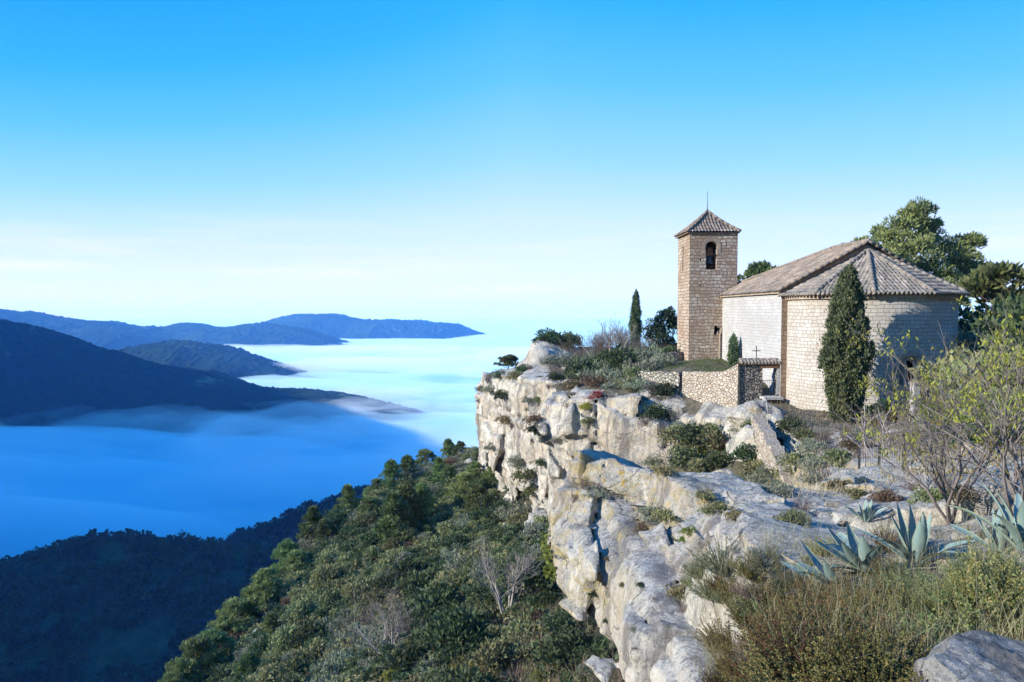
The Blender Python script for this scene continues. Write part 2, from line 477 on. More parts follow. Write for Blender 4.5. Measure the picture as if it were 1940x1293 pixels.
SLOPE = rbf([(3.5, 35, -15.7), (5.3, 30, -15.2), (6, 24, -14.8), (5, 16, -14.5), (3, 8, -14.5), (1, 0, -14.5), (2.6, 22, -15.0), (1.0, 26, -15.4), (3.2, 27.6, -14.6), (0, 20, -16.2), (4.5, 18, -15.0), (6, 21.5, -14.6), (11.3, 33, -8.1), (12.2, 37, -7.7), (10.2, 29, -8.6), (10, 36, -9.0), (8, 36, -9.6), (10, 40.5, -8.2), (9, 31, -9.8), (5, 38, -11.5), (4, 44, -12.3), (9.5, 27, -10.0), (6, 29, -11.5), (14, 46, -11),
             (-3, 32, -17.4), (-12, 42, -22.8), (-30.6, 60, -35.2), (-29, 74, -32.8), (-27, 85, -30.4), (-22.8, 92, -28.2), (-13.8, 104, -25.6), (-7, 114, -24.6), (-2.2, 80, -21.6), (0, 60, -19.6), (2, 48, -17.6),
             (-10, 60, -22.4), (-15, 75, -24.2), (-8, 92, -22.6), (-20, 45, -27.5), (-10, 25, -21), (-25, 30, -33), (-6, 15, -18), (-12, 5, -22), (-20, 10, -28), (-4, -8, -18),
             (-37, 62, -41), (-36, 77, -40), (-33, 90, -38), (-29, 99, -37), (-20, 112, -35), (-12, 124, -36), (0, 122, -29),
             (-45, 60, -52), (-44, 80, -54), (-42, 100, -56), (-32, 115, -53), (-45, 35, -55), (-70, 60, -82), (-100, 60, -116), (-110, 133, -140), (-70, 120, -95), (10, 122, -30), (30, 132, -36), (0, 165, -85), (-60, 10, -75), (-40, -20, -60),
             (-160, 60, -180), (-240, 60, -260), (-240, 200, -280), (-120, 240, -240), (40, 240, -200), (60, 150, -60), (-320, 100, -320)])

def fz_(n, y): return np.where(n < -0.75, np.clip((34 - y) / 6, 0, 1), 0.0)
def rock_noise(p, tw):
    """tw: 1 on faces, less on tops"""
    y = p[:, 1]
    q = p.copy()
    wv = np.stack([fbm(p / 4.0, 2, 101), fbm(p / 4.0, 2, 111), fbm(p / 4.0, 2, 121)], -1) - 0.5
    # beds dip gently away from the valley
    q[:, 2] = q[:, 2] + 0.16 * q[:, 0] + 0.05 * q[:, 1]
    q = q + wv * 0.8
    q = q * (1 - 0.36 * np.clip((y - 30) / 10, 0, 1))[:, None]
    fz = np.clip((y - 30) / 10, 0, 1)
    # bedded blocks: layers cut by upright joints, each block set in or out a little
    def blocks(q, th, wx, wy, s):
        wb = (fbm(p / (wx * 1.4), 2, s + 50) - .5)
        lz = q[:, 2] / th + wb * 0.7; k = np.floor(lz).astype(np.int64); z_ = k * 0
        sh1 = _h(k, z_, z_, s); sh2 = _h(k, z_, z_, s + 1); ht = 0.8 + .5 * _h(k, z_, z_, s + 2)
        lx = q[:, 0] / (wx * ht) + sh1 * 7 + wb * .6; ly = (q[:, 1] + q[:, 0] * .35) / (wy * ht) + sh2 * 7 - wb * .6
        i = np.floor(lx).astype(np.int64); j = np.floor(ly).astype(np.int64)
        r = _h(i, j, k, s + 3); r1 = _h(i, j, k, s + 4) - .5; r2 = _h(i, j, k, s + 5) - .5
        fx, fy, fz_2 = lx - i - .5, ly - j - .5, lz - k - .5
        e = np.minimum(np.minimum((.5 - np.abs(fx)) * wx, (.5 - np.abs(fy)) * wy), (.5 - np.abs(fz_2)) * th)
        tilt = (fx * wx * r1 + fy * wy * r2) * .32 + fz_2 * th * (r - .5) * .30
        return r - .5, tilt, e
    r, tilt, e = blocks(q, 2.1, 3.1, 3.6, 700)
    n = r * 1.35 + tilt + 0.42 * np.clip(1 - e / 0.12, 0, 1)
    r, tilt, e = blocks(q + 3.3, 0.75, 1.15, 1.3, 720)
    n = n + (r * 0.40 + tilt * .8 + 0.10 * np.clip(1 - e / 0.08, 0, 1)) * (1 - .3 * fz)
    n = n + (fbm(p / np.array([6.0, 6.0, 14.0]), 2, 150) - 0.5) * (1.2 + 2.0 * fz)
    n = n + (fbm(p / np.array([1.8, 1.8, 8.0]), 2, 155, 0.5, True) - 0.6) * 0.7 * fz
    n = n * tw
    n = np.where(n < 0, np.maximum(n, -0.75 + 0.3 * (n + 0.75)) * fz_(n, y) + n * (1 - fz_(n, y)), n)
    r, tilt, e = blocks(q + 7.7, 0.33, 0.5, 0.55, 740)
    n = n + (r * .13 + tilt * .35) * (0.6 + 0.4 * tw)
    n = n + (fbm(p / 1.1, 4, 170, 0.6) - 0.5) * 0.46 * (0.8 + .2 * tw)
    # pits of honeycomb weathering low on the near face
    pit = vnoise(p / 2.2, 180) > 0.52
    n = n + 0.26 * np.clip(-7.0 - p[:, 2], 0, 1) * np.clip(1 - worley(p / np.array([0.9, 0.9, 0.8]), 190)[0] / 0.30, 0, 1) * pit * np.clip((36 - y) / 8, 0, 1) * tw
    return n

def worley_facet(p, s):
    """cells with a random level and a random tilt: flat broken faces"""
    i = np.floor(p).astype(np.int64)
    sh = p.shape[:-1]
    d1 = np.full(sh, 9.0); d2 = d1.copy(); cid = np.zeros(sh); tl = np.zeros(sh)
    for dx in (-1, 0, 1):
        for dy in (-1, 0, 1):
            for dz in (-1, 0, 1):
                jx, jy, jz = i[..., 0] + dx, i[..., 1] + dy, i[..., 2] + dz
                h = [_h(jx, jy, jz, s + a) for a in range(3)]
                o = [p[..., a] - (j + 0.5 + (h[a] - 0.5) * 0.9) for a, j in enumerate((jx, jy, jz))]
                d = np.sqrt(o[0] ** 2 + o[1] ** 2 + o[2] ** 2)
                m = d < d1
                d2 = np.where(m, d1, np.minimum(d2, d))
                d1 = np.where(m, d, d1)
                r = (h[0] * 7.31 + h[1] * 3.17) % 1.0
                t = o[0] * (h[1] - .5) + o[1] * (h[2] - .5) + o[2] * (h[0] - .5)
                cid = np.where(m, r, cid); tl = np.where(m, t, tl)
    return d1, d2, cid, tl

def vox_mesh(lo, hi, h):
    import openvdb as vdb
    lo = np.array(lo, float); hi = np.array(hi, float)
    n = np.ceil((hi - lo) / h).astype(int) + 1
    ax = [lo[k] + np.arange(n[k]) * h for k in range(3)]
    X, Y, Z = np.meshgrid(*ax, indexing='ij')
    # plan quantities once per column
    f, tw = cliff_sdf_grid(ax[0], ax[1], Z)
    band = np.abs(f) < 0.45 + 1.75 * tw
    p = np.stack([X[band], Y[band], Z[band]], -1); w = tw[band]
    from concurrent.futures import ThreadPoolExecutor
    cut = np.array_split(np.arange(len(p)), max(4, len(p) // 60000))
    with ThreadPoolExecutor(4) as ex: res = list(ex.map(lambda c: rock_noise(p[c], w[c]), cut))
    f[band] += np.concatenate(res)
    f = np.clip(f, -3 * h, 3 * h)
    g = vdb.FloatGrid(3 * h)
    g.copyFromArray(f.astype(np.float32))
    pts, tris, quads = g.convertToPolygons(isovalue=0.0, adaptivity=0.0)
    pts = pts * h + lo
    q = quads.astype(np.int64)
    # drop loose crumbs: keep the pieces that belong to the big mass
    a = np.concatenate([q[:, 0], q[:, 1], q[:, 2]]); b = np.concatenate([q[:, 1], q[:, 2], q[:, 3]])
    lab = np.arange(len(pts))
    for _ in range(60):
        m = np.minimum(lab[a], lab[b])
        new = lab.copy(); np.minimum.at(new, lab[a], m); np.minimum.at(new, lab[b], m)
        new = new[new]; new = new[new]
        if (new == lab).all(): break
        lab = new
    cnt = np.bincount(lab, minlength=len(pts))
    ok = cnt[lab] > 4000
    return pts, q[ok[q[:, 0]]]
def cliff_sdf_grid(ax, ay, Z):
    X, Y = np.meshgrid(ax, ay, indexing='ij')
    top = TOP(X, Y); sd = plan_sd(X, Y)
    f = np.empty(Z.shape, np.float32); tw = np.empty(Z.shape, np.float32)
    soil = np.clip((-sd - 2.5) / 1.5, 0, 1) * np.clip((Y - 33) / 3, 0, 1) * (1 - np.clip((Y - 63) / 2, 0, 1) * np.clip((81 - Y) / 2, 0, 1) * np.clip((8 - X) / 2, 0, 1))
    top = top - 0.9 * soil
    for k in range(Z.shape[2]):
        z = Z[:, :, k]; y = Y
        t = np.clip(top, -9, 0) - z
        near = np.clip((31 - y) / 4, 0, 1) * np.clip((y + 2) / 5, 0, 1)
        ch = np.clip((y - 7.5) / 2.5, 0, 1) * np.clip((20.3 - y) / 1.2, 0, 1)
        inset = near * (0.45 * np.clip(1.4 - t, 0, 1.4) * (1 - ch) + 1.0 * np.clip(1.9 - t, 0, 1.9) * ch - 0.25 * np.clip(t - 2, 0, 1.5) + 1.35 * np.clip(-8.35 - 0.34 * np.clip(y - 20, 0, 9) + 0.17 * np.clip(20 - y, 0, 14) - z, 0, 5.5))
        mid = np.clip((y - 29) / 3, 0, 1) * np.clip((62 - y) / 5, 0, 1)
        inset = inset + mid * (0.34 * np.clip(2.6 - t, 0, 2.6) - 0.20 * np.clip(t - 3, 0, 9) * np.clip((50 - y) / 4, 0, 1))
        farr = np.clip((y - 60) / 4, 0, 1)
        inset = inset + farr * (0.28 * np.clip(2.0 - t, 0, 2) + 0.05 * np.clip(t - 5, 0, 9))
        a = sd + inset; b = (z - top) * 0.92
        f[:, :, k] = np.maximum(a, b)
        tw[:, :, k] = 0.30 + 0.70 * np.clip((a - b) / 1.6 + 0.6, 0, 1)
    return f, tw

def rock_mat(name, white=(0.68, 0.63, 0.53), grey=(0.25, 0.25, 0.245), lichen=0.0, scale=1.0, tan=(0.50, 0.40, 0.28)):
    k = NM(name, 0.95, 0.1)
    c = k.co('Position')
    n1 = k.noise(c, 0.30 * scale, 5, 0.62, 0.6); n2 = k.noise(c, 1.5 * scale, 7, 0.7, 0.4); n3 = k.noise(c, 9 * scale, 5, 0.75); n4 = k.noise(c, 34 * scale, 3, 0.7); n5 = k.noise(c, 95, 3, 0.75)
    streak = k.noise(k.co('Position', (0.9, 0.9, 0.10)), 1.0 * scale, 5, 0.65)
    base = k.mix(k.ramp(n1, [(0.42, 0.0), (0.62, 0.85)]), white, tan)
    base = k.mix(k.ramp(n2, [(0.47, 0.0), (0.60, 0.6)]), base, grey)
    # tops carry grey weathering
    g = k.n('ShaderNodeNewGeometry'); s = k.n('ShaderNodeSeparateXYZ'); k.l(g.outputs['Normal'], s.inputs[0])
    topw = k.math('MULTIPLY', k.ramp(s.outputs[2], [(0.30, 0.0), (0.70, 0.9)]), k.ramp(n2, [(0.25, 0.5), (0.6, 1.0)]))
    base = k.mix(topw, base, k.mix(k.ramp(n3, [(0.40, 0.0), (0.62, 1.0)]), (0.53, 0.50, 0.44), (0.20, 0.19, 0.175)))
    # dark water stains running down the face
    base = k.mix(k.ramp(streak, [(0.51, 0.0), (0.60, 0.75)]), base, (0.17, 0.155, 0.14))
    # speckle of lichen, pits and bleached spots
    base = k.mix(k.ramp(n3, [(0.55, 0.0), (0.66, 0.65)]), base, (0.15, 0.145, 0.13))
    base = k.mix(k.ramp(n4, [(0.58, 0.0), (0.70, 0.6)]), base, (0.10, 0.095, 0.085))
    base = k.mix(k.ramp(k.noise(c, 3.6 * scale, 4, 0.7), [(0.60, 0.0), (0.70, 0.6)]), base, (0.68, 0.65, 0.58))
    base = k.mix(k.ramp(n5, [(0.50, 0.0), (0.68, 0.55)]), base, (0.13, 0.125, 0.115))
    if lichen:
        px = k.n('ShaderNodeSeparateXYZ'); k.l(c, px.inputs[0])
        zone = k.math('MULTIPLY', k.ramp(k.math('MULTIPLY', px.outputs[1], 0.02), [(0.26, 0.0), (0.34, 1.0), (0.54, 1.0), (0.60, 0.35), (1.0, 0.25)]),
                      k.ramp(k.math('MULTIPLY', k.math('ADD', px.outputs[2], 14.0), 0.1), [(0.50, 0.0), (0.74, 1.0)]))
        zone = k.math('MULTIPLY', zone, k.ramp(s.outputs[2], [(0.45, 1.0), (0.75, 0.25)]))
        base = k.mix(k.math('MULTIPLY', zone, k.ramp(k.noise(c, 1.1, 9, 0.8), [(0.47, 0.0), (0.56, 0.8)])), base, (0.36, 0.29, 0.12))
        base = k.mix(k.math('MULTIPLY', zone, k.ramp(k.noise(c, 2.4, 9, 0.8), [(0.56, 0.0), (0.62, 0.9)])), base, (0.50, 0.32, 0.04))
    # cracks
    wv = k.n('ShaderNodeVectorMath', operation='ADD')
    nn = k.n('ShaderNodeTexNoise'); nn.inputs['Scale'].default_value = 0.9; nn.inputs['Detail'].default_value = 5
    k.l(c, nn.inputs['Vector']); k.l(c, wv.inputs[0]); k.l(nn.outputs['Color'], wv.inputs[1])
    cr = k.voro(wv.outputs[0], 0.5 * scale, 'DISTANCE_TO_EDGE')
    base = k.mix(k.math('MULTIPLY', k.ramp(cr, [(0.0, 0.9), (0.012, 0.0)]), k.ramp(n1, [(0.38, 0.0), (0.46, 1.0)])), base, (0.05, 0.045, 0.035))
    cr2 = k.voro(wv.outputs[0], 1.6 * scale, 'DISTANCE_TO_EDGE')
    base = k.mix(k.math('MULTIPLY', k.ramp(cr2, [(0.0, 0.75), (0.012, 0.0)]), k.ramp(n2, [(0.46, 0.0), (0.52, 1.0)])), base, (0.07, 0.06, 0.05))
    k.color(base)
    fac = k.voro(c, 2.6 * scale); fac2 = k.voro(wv.outputs[0], 7.0 * scale)
    k.bump(fac, 0.25, 0.15)
    k.bump(fac2, 0.3, 0.06)
    k.bump(n2, 0.7, 0.30)
    k.bump(n3, 1.0, 0.10)
    k.bump(n4, 0.6, 0.02)
    k.bump(n5, 0.6, 0.008)
    return k.m
M_ROCK = rock_mat('limestone', lichen=1)
M_SOIL = NM('soil', 1.0, 0.0)
_c = M_SOIL.co('Position')
M_SOIL.color(M_SOIL.mix(M_SOIL.ramp(M_SOIL.noise(_c, 1.5, 5, 0.7), [(0.4, 0.0), (0.62, 1.0)]), (0.085, 0.075, 0.05), (0.17, 0.145, 0.11)))
M_SOIL.bump(M_SOIL.noise(_c, 6, 5, 0.7), 0.9, 0.12)
M_SLOPE = NM('slope_soil', 1.0, 0.0)
_c = M_SLOPE.co('Position')
_a = M_SLOPE.mix(M_SLOPE.ramp(M_SLOPE.noise(_c, 0.5, 5, 0.65), [(0.4, 0.0), (0.62, 1.0)]), (0.07, 0.075, 0.04), (0.15, 0.12, 0.085))
_a = M_SLOPE.mix(M_SLOPE.ramp(M_SLOPE.noise(_c, 0.16, 4, 0.6), [(0.58, 0.0), (0.68, 0.8)]), _a, (0.26, 0.17, 0.11))
M_SLOPE.color(_a); M_SLOPE.bump(M_SLOPE.noise(_c, 3, 5, 0.7), 1.0, 0.25)

v1, f1 = vox_mesh((-0.9, -1, -16), (16, 32.2, -1.2), 0.1)
v2, f2 = vox_mesh((-11, 31.8, -29), (19, 104, -1.5), 0.23)
cliff = new_obj('cliff', np_mesh('cliff', np.r_[v1, v2], np.r_[f1, f2 + len(v1)], True), None, M_ROCK)
cliff['kind'] = 'structure'
cliff.data.set_sharp_from_angle(angle=R(26))

def sheet(name, xs, ys, zf, mat, keep=None):
    X, Y = np.meshgrid(xs, ys, indexing='ij')
    Z = zf(X, Y)
    f = grid_faces(len(xs), len(ys))
    if keep is not None:
        k = keep(X, Y).ravel()
        f = f[k[f].all(1)]
    me = np_mesh(name, np.stack([X, Y, Z], -1).reshape(-1, 3), f, True)
    o = new_obj(name, me, None, mat); o['kind'] = 'structure'
    return o
def top_z(x, y):
    p = np.stack([x, y, x * 0], -1)
    return TOP(x, y) + (fbm(p / 2.2, 3, 60) - 0.52) * 0.5 - 0.05 + 0.35 * np.clip((x - 15) / 6, 0, 1) - 0.7 * ((y > 10.3) & (y < 22) & (x < 16)) - 1.2 * ((y > 64) & (y < 80) & (x < 7.0))
plateau = sheet('plateau_ground', np.r_[np.arange(-6, 36, 0.3), np.linspace(36, 119, 50)], np.r_[np.arange(-7.5, 112, 0.3)], top_z, M_SOIL.m, lambda x, y: plan_sd(x, y) < -1.0)
def slope_z(x, y):
    p = np.stack([x, y, x * 0], -1)
    return np.maximum(SLOPE(x, y), -329) + (fbm(p / 9, 4, 65) - 0.5) * 2.6 + (fbm(p / 1.8, 3, 66, .6) - 0.5) * 0.9
hillside = sheet('hillside', np.r_[np.linspace(-330, -56, 80), np.arange(-55, 22, 0.5), np.linspace(22.5, 150, 40)], np.r_[np.linspace(-120, -13, 40), np.arange(-12, 132, 0.5), np.linspace(133, 300, 60)], slope_z, M_SLOPE.m)

# one tree of triangles to place plants on the land
def bvh_of(*obs):
    V, T = [], []
    n = 0
    for o in obs:
        me = o.data
        co = np.empty(len(me.vertices) * 3, np.float32); me.vertices.foreach_get('co', co)
        V.append(co.reshape(-1, 3)); 
        li = np.empty(len(me.loops), np.int32); me.loops.foreach_get('vertex_index', li)
        T.append(li.reshape(-1, 4) + n); n += len(me.vertices)
    return BVHTree.FromPolygons(np.concatenate(V).tolist(), np.concatenate(T).tolist())
LAND = bvh_of(cliff, plateau, hillside)
def ground(x, y, zmax=40):
    h = LAND.ray_cast(Vector((x, y, zmax)), Vector((0, 0, -1)))
    return h[0].z if h[0] is not None else None
def hit(px, py):
    """where the sight line of the photograph meets the land"""
    h = LAND.ray_cast(Vector((0, 0, 0)), ray(px, py).normalized())
    return h[0], h[1]

# ------------------------------------------------------------------ masonry
def masonry(name, c1, c2, mortar, bw=0.48, rh=0.26, ms=0.02, stain=0.5, dark=(0.16, 0.11, 0.08), dist=0.05, rough_bump=0.6, stain_at=0.56):
    k = NM(name, 0.95, 0.1)
    uv = k.co('UV')
    nv = k.n('ShaderNodeTexNoise'); nv.inputs['Scale'].default_value = 1.7; nv.inputs['Detail'].default_value = 3
    k.l(uv, nv.inputs['Vector'])
    off = k.n('ShaderNodeVectorMath', operation='MULTIPLY_ADD')
    k.l(nv.outputs['Color'], off.inputs[0]); off.inputs[1].default_value = (dist * 2.2, dist * 1.6, 0); k.l(uv, off.inputs[2])
    b = k.n('ShaderNodeTexBrick'); b.offset = 0.43; b.squash = 0.72; b.squash_frequency = 3
    b.inputs['Scale'].default_value = 1.0
    b.inputs['Brick Width'].default_value = bw; b.inputs['Row Height'].default_value = rh
    b.inputs['Mortar Size'].default_value = ms; b.inputs['Mortar Smooth'].default_value = 0.6; b.inputs['Bias'].default_value = 0.0
    b.inputs['Color1'].default_value = (*c1, 1); b.inputs['Color2'].default_value = (*c2, 1); b.inputs['Mortar'].default_value = (*mortar, 1)
    k.l(off.outputs[0], b.inputs['Vector'])
    n2 = k.noise(uv, 3.0, 5, 0.65); n1 = k.noise(uv, 0.45, 5, 0.6); n3 = k.noise(uv, 16, 3, 0.7)
    c = k.mix(k.ramp(n2, [(0.35, 0.0), (0.7, 0.55)]), b.outputs['Color'], dark)
    c = k.mix(k.ramp(n1, [(stain_at - .1, 0.0), (stain_at + .12, stain)]), c, dark)
    c = k.mix(k.ramp(n3, [(0.3, 0.25), (0.6, 0.0)]), c, (0.10, 0.08, 0.06))
    k.color(c)
    h = k.math('ADD', k.math('MULTIPLY', b.outputs['Fac'], -1.0), k.math('MULTIPLY', n2, 0.9))
    k.bump(h, rough_bump, 0.06); k.bump(n3, 0.4, 0.02)
    return k.m
def rubble(name, c1, c2, mortar, scale=3.4, gap=0.06, strength=0.9):
    k = NM(name, 0.95, 0.1)
    uv = k.co('UV', (1.0, 1.25, 1.0))
    nv = k.n('ShaderNodeTexNoise'); nv.inputs['Scale'].default_value = 3.0; k.l(uv, nv.inputs['Vector'])
    off = k.n('ShaderNodeVectorMath', operation='MULTIPLY_ADD')
    k.l(nv.outputs['Color'], off.inputs[0]); off.inputs[1].default_value = (0.12, 0.12, 0); k.l(uv, off.inputs[2])
    v = k.n('ShaderNodeTexVoronoi'); v.inputs['Scale'].default_value = scale; k.l(off.outputs[0], v.inputs['Vector'])
    e = k.voro(off.outputs[0], scale, 'DISTANCE_TO_EDGE')
    s = k.n('ShaderNodeSeparateXYZ'); k.l(v.outputs['Color'], s.inputs[0])
    c = k.mix(s.outputs[0], c1, c2)
    c = k.mix(k.ramp(s.outputs[1], [(0.8, 0.0), (1.0, 0.4)]), c, (0.47, 0.33, 0.20))
    c = k.mix(k.ramp(k.noise(uv, 8, 4, 0.7), [(0.5, 0.0), (0.75, 0.5)]), c, (0.12, 0.10, 0.08))
    c = k.mix(k.ramp(e, [(gap * 0.4, 1.0), (gap, 0.0)]), c, mortar)
    k.color(c)
    k.bump(k.ramp(e, [(0.0, 0.0), (gap * 2.5, 1.0)]), strength, 0.09); k.bump(k.noise(uv, 14, 4, .7), 0.4, 0.02)
    return k.m
M_TOWER = masonry('tower_stone', (0.66, 0.585, 0.475), (0.36, 0.275, 0.20), (0.12, 0.09, 0.065), 0.44, 0.26, 0.028, 0.75, (0.30, 0.20, 0.13), 0.20, 0.8, 0.50)
M_NAVE = masonry('nave_stone', (0.56, 0.555, 0.54), (0.45, 0.44, 0.42), (0.24, 0.225, 0.21), 0.44, 0.21, 0.012, 0.5, (0.36, 0.34, 0.31), 0.10, 0.5, 0.48)
M_APSE = masonry('apse_stone', (0.60, 0.575, 0.52), (0.46, 0.43, 0.38), (0.18, 0.16, 0.14), 0.43, 0.215, 0.014, 0.6, (0.36, 0.30, 0.23), 0.10, 0.7, 0.50)
M_QUOIN = masonry('corner_stone', (0.40, 0.29, 0.19), (0.30, 0.20, 0.13), (0.15, 0.11, 0.08), 0.40, 0.30, 0.02, 0.5, (0.18, 0.12, 0.08))
M_TRIM = masonry('trim_stone', (0.52, 0.43, 0.32), (0.42, 0.34, 0.25), (0.25, 0.2, 0.15), 0.6, 0.5, 0.012, 0.5)
M_TANWALL = rubble('tan_rubble', (0.54, 0.475, 0.385), (0.40, 0.33, 0.25), (0.22, 0.16, 0.11), 4.8, 0.05, 0.8)
M_GREYWALL = rubble('grey_rubble', (0.44, 0.41, 0.34), (0.30, 0.28, 0.23), (0.04, 0.04, 0.035), 3.6, 0.07, 1.0)
M_DRYWALL = rubble('dark_rubble', (0.34, 0.31, 0.27), (0.22, 0.20, 0.17), (0.035, 0.03, 0.03), 4.2, 0.08, 1.0)
M_DARK = NM('painted_interior_shade', 1.0, 0.0).color((0.03, 0.025, 0.02)).m
M_IRON = NM('wrought_iron', 0.6, 0.4).color((0.035, 0.033, 0.032)).m
M_WIRE = NM('galvanised_wire', 0.5, 0.5).color((0.30, 0.30, 0.31)).m
M_BRONZE = NM('bell_bronze', 0.45, 0.5).color((0.05, 0.075, 0.09)).m
k = NM('weathered_wood', 0.9, 0.1); k.color(k.ramp(k.noise(k.co('Object', (6, 6, 0.8)), 3, 4), [(0.3, (0.10, 0.055, 0.03)), (0.7, (0.24, 0.13, 0.06))])); M_WOOD = k.m
def tile_mat(name, c1, c2, c3):
    k = NM(name, 0.92, 0.1)
    uv = k.co('UV')
    b = k.n('ShaderNodeTexWhiteNoise', noise_dimensions='2D')
    sn = k.n('ShaderNodeVectorMath', operation='FLOOR'); k.l(uv, sn.inputs[0]); k.l(sn.outputs[0], b.inputs['Vector'])
    c = k.ramp(b.outputs['Value'], [(0.0, c1), (0.5, c2), (1.0, c3)])
    p = k.co('Position')
    c = k.mix(k.ramp(k.noise(p, 1.3, 5, 0.65), [(0.42, 0.0), (0.66, 0.8)]), c, (0.13, 0.12, 0.10))
    c = k.mix(k.ramp(k.noise(p, 5, 4, 0.7), [(0.55, 0.0), (0.7, 0.7)]), c, (0.32, 0.29, 0.23))
    k.color(c); k.bump(k.noise(p, 18, 3, 0.7), 0.4, 0.02)
    return k.m
M_TILE = tile_mat('weathered_roof_tile', (0.15, 0.13, 0.11), (0.25, 0.21, 0.17), (0.36, 0.30, 0.24))
M_TILE_RED = tile_mat('terracotta_roof_tile', (0.15, 0.115, 0.09), (0.25, 0.185, 0.14), (0.35, 0.28, 0.22))

def auto_uv(me, fn=None):
    uv = me.uv_layers.new(name='UVMap')
    for p in me.polygons:
        n = p.normal
        if abs(n.z) > 0.85: f = lambda c: (c.x, c.y)
        else:
            L = math.hypot(n.x, n.y) or 1
            tx, ty = -n.y / L, n.x / L
            f = lambda c, tx=tx, ty=ty: (c.x * tx + c.y * ty, c.z)
        for li in p.loop_indices:
            c = me.vertices[me.loops[li].vertex_index].co
            uv.data[li].uv = fn(c, n) if fn else f(c)
    return me
class MB:
    """collects shapes into one mesh"""
    def __init__(s): s.v = []; s.f = []
    def add(s, v, f):
        n = len(s.v); s.v += [tuple(a) for a in v]; s.f += [tuple(i + n for i in q) for q in f]; return s
    def box(s, c, d, rot=0.0, taper=1.0):
        cx, cy, cz = c; dx, dy, dz = (a / 2 for a in d); cr, sr = math.cos(rot), math.sin(rot)
        v = []
        for z, k in ((-dz, 1.0), (dz, taper)):
            for x, y in ((-dx, -dy), (dx, -dy), (dx, dy), (-dx, dy)):
                x, y = x * k, y * k
                v.append((cx + x * cr - y * sr, cy + x * sr + y * cr, cz + z))
        return s.add(v, [(3, 2, 1, 0), (4, 5, 6, 7), (0, 1, 5, 4), (1, 2, 6, 5), (2, 3, 7, 6), (3, 0, 4, 7)])
    def tube(s, pts, rad, sides=6, cap=True):
        pts = [Vector(p) for p in pts]
        if not isinstance(rad, (list, tuple)): rad = [rad] * len(pts)
        v, f = [], []
        up = Vector((0.13, 0.27, 0.95))
        for i, p in enumerate(pts):
            t = (pts[min(i + 1, len(pts) - 1)] - pts[max(i - 1, 0)])
            if t.length < 1e-9: t = Vector((0, 0, 1))
            t.normalize()
            a = t.cross(up)
            if a.length < 1e-3: a = t.cross(Vector((1, 0, 0)))
            a.normalize(); b = t.cross(a)
            for k in range(sides):
                w = 2 * math.pi * k / sides
                v.append(p + (a * math.cos(w) + b * math.sin(w)) * rad[i])
        for i in range(len(pts) - 1):
            for k in range(sides):
                k2 = (k + 1) % sides
                f.append((i * sides + k, i * sides + k2, (i + 1) * sides + k2, (i + 1) * sides + k))
        if cap:
            f.append(tuple(range(sides - 1, -1, -1))); n = (len(pts) - 1) * sides; f.append(tuple(n + k for k in range(sides)))
        return s.add(v, f)
    def lathe(s, prof, seg=20, c=(0, 0, 0)):
        v, f = [], []
        for r, z in prof:
            for k in range(seg):
                w = 2 * math.pi * k / seg; v.append((c[0] + r * math.cos(w), c[1] + r * math.sin(w), c[2] + z))
        for i in range(len(prof) - 1):
            for k in range(seg):
                k2 = (k + 1) % seg; f.append((i * seg + k, i * seg + k2, (i + 1) * seg + k2, (i + 1) * seg + k))
        return s.add(v, f)
    def mesh(s, name, smooth=False, uv=False, recalc=False):
        me = bpy.data.meshes.new(name); me.from_pydata(s.v, [], s.f)
        if recalc:
            bm = bmesh.new(); bm.from_mesh(me); bmesh.ops.recalc_face_normals(bm, faces=bm.faces); bm.to_mesh(me); bm.free()
        me.update()
        if smooth: me.polygons.foreach_set('use_smooth', [True] * len(me.polygons))
        if uv: auto_uv(me)
        return me
    def obj(s, name, mat, parent=None, smooth=False, uv=False, recalc=True, loc=None):
        return new_obj(name, s.mesh(name, smooth, uv, recalc), parent, mat, loc)

def slab(outer, holes, frame, thick):
    """flat wall with openings: 2-D loops placed by frame(u, v, w), extruded by thick"""
    bm = bmesh.new()
    edges = []
    for loop in [outer] + holes:
        vs = [bm.verts.new((a, b, 0)) for a, b in loop]
        edges += [bm.edges.new((vs[i], vs[(i + 1) % len(vs)])) for i in range(len(vs))]
    bmesh.ops.triangle_fill(bm, use_beauty=True, use_dissolve=False, edges=edges)
    r = bmesh.ops.extrude_face_region(bm, geom=list(bm.faces))
    for g in r['geom']:
        if isinstance(g, bmesh.types.BMVert): g.co.z = thick
    bmesh.ops.recalc_face_normals(bm, faces=bm.faces)
    v = [frame(*x.co) for x in bm.verts]
    bm.verts.index_update()
    f = [[x.index for x in q.verts] for q in bm.faces]
    bm.free()
    return v, f
def arch(cx, z0, z1, w, horseshoe=0.0, n=14):
    """opening outline: sill z0, crown z1, width w"""
    r = w / 2 * (1 + horseshoe); zc = z1 - r
    a0 = math.asin(min(1, (w / 2) / r)) if horseshoe else math.pi / 2
    p = [(cx - w / 2, z0), (cx + w / 2, z0)]
    s = -(math.pi / 2 - a0) if horseshoe else 0.0
    for k in range(n + 1):
        t = s + (math.pi - 2 * s) * k / n
        p.append((cx + r * math.cos(t), zc + r * math.sin(t)))
    return p

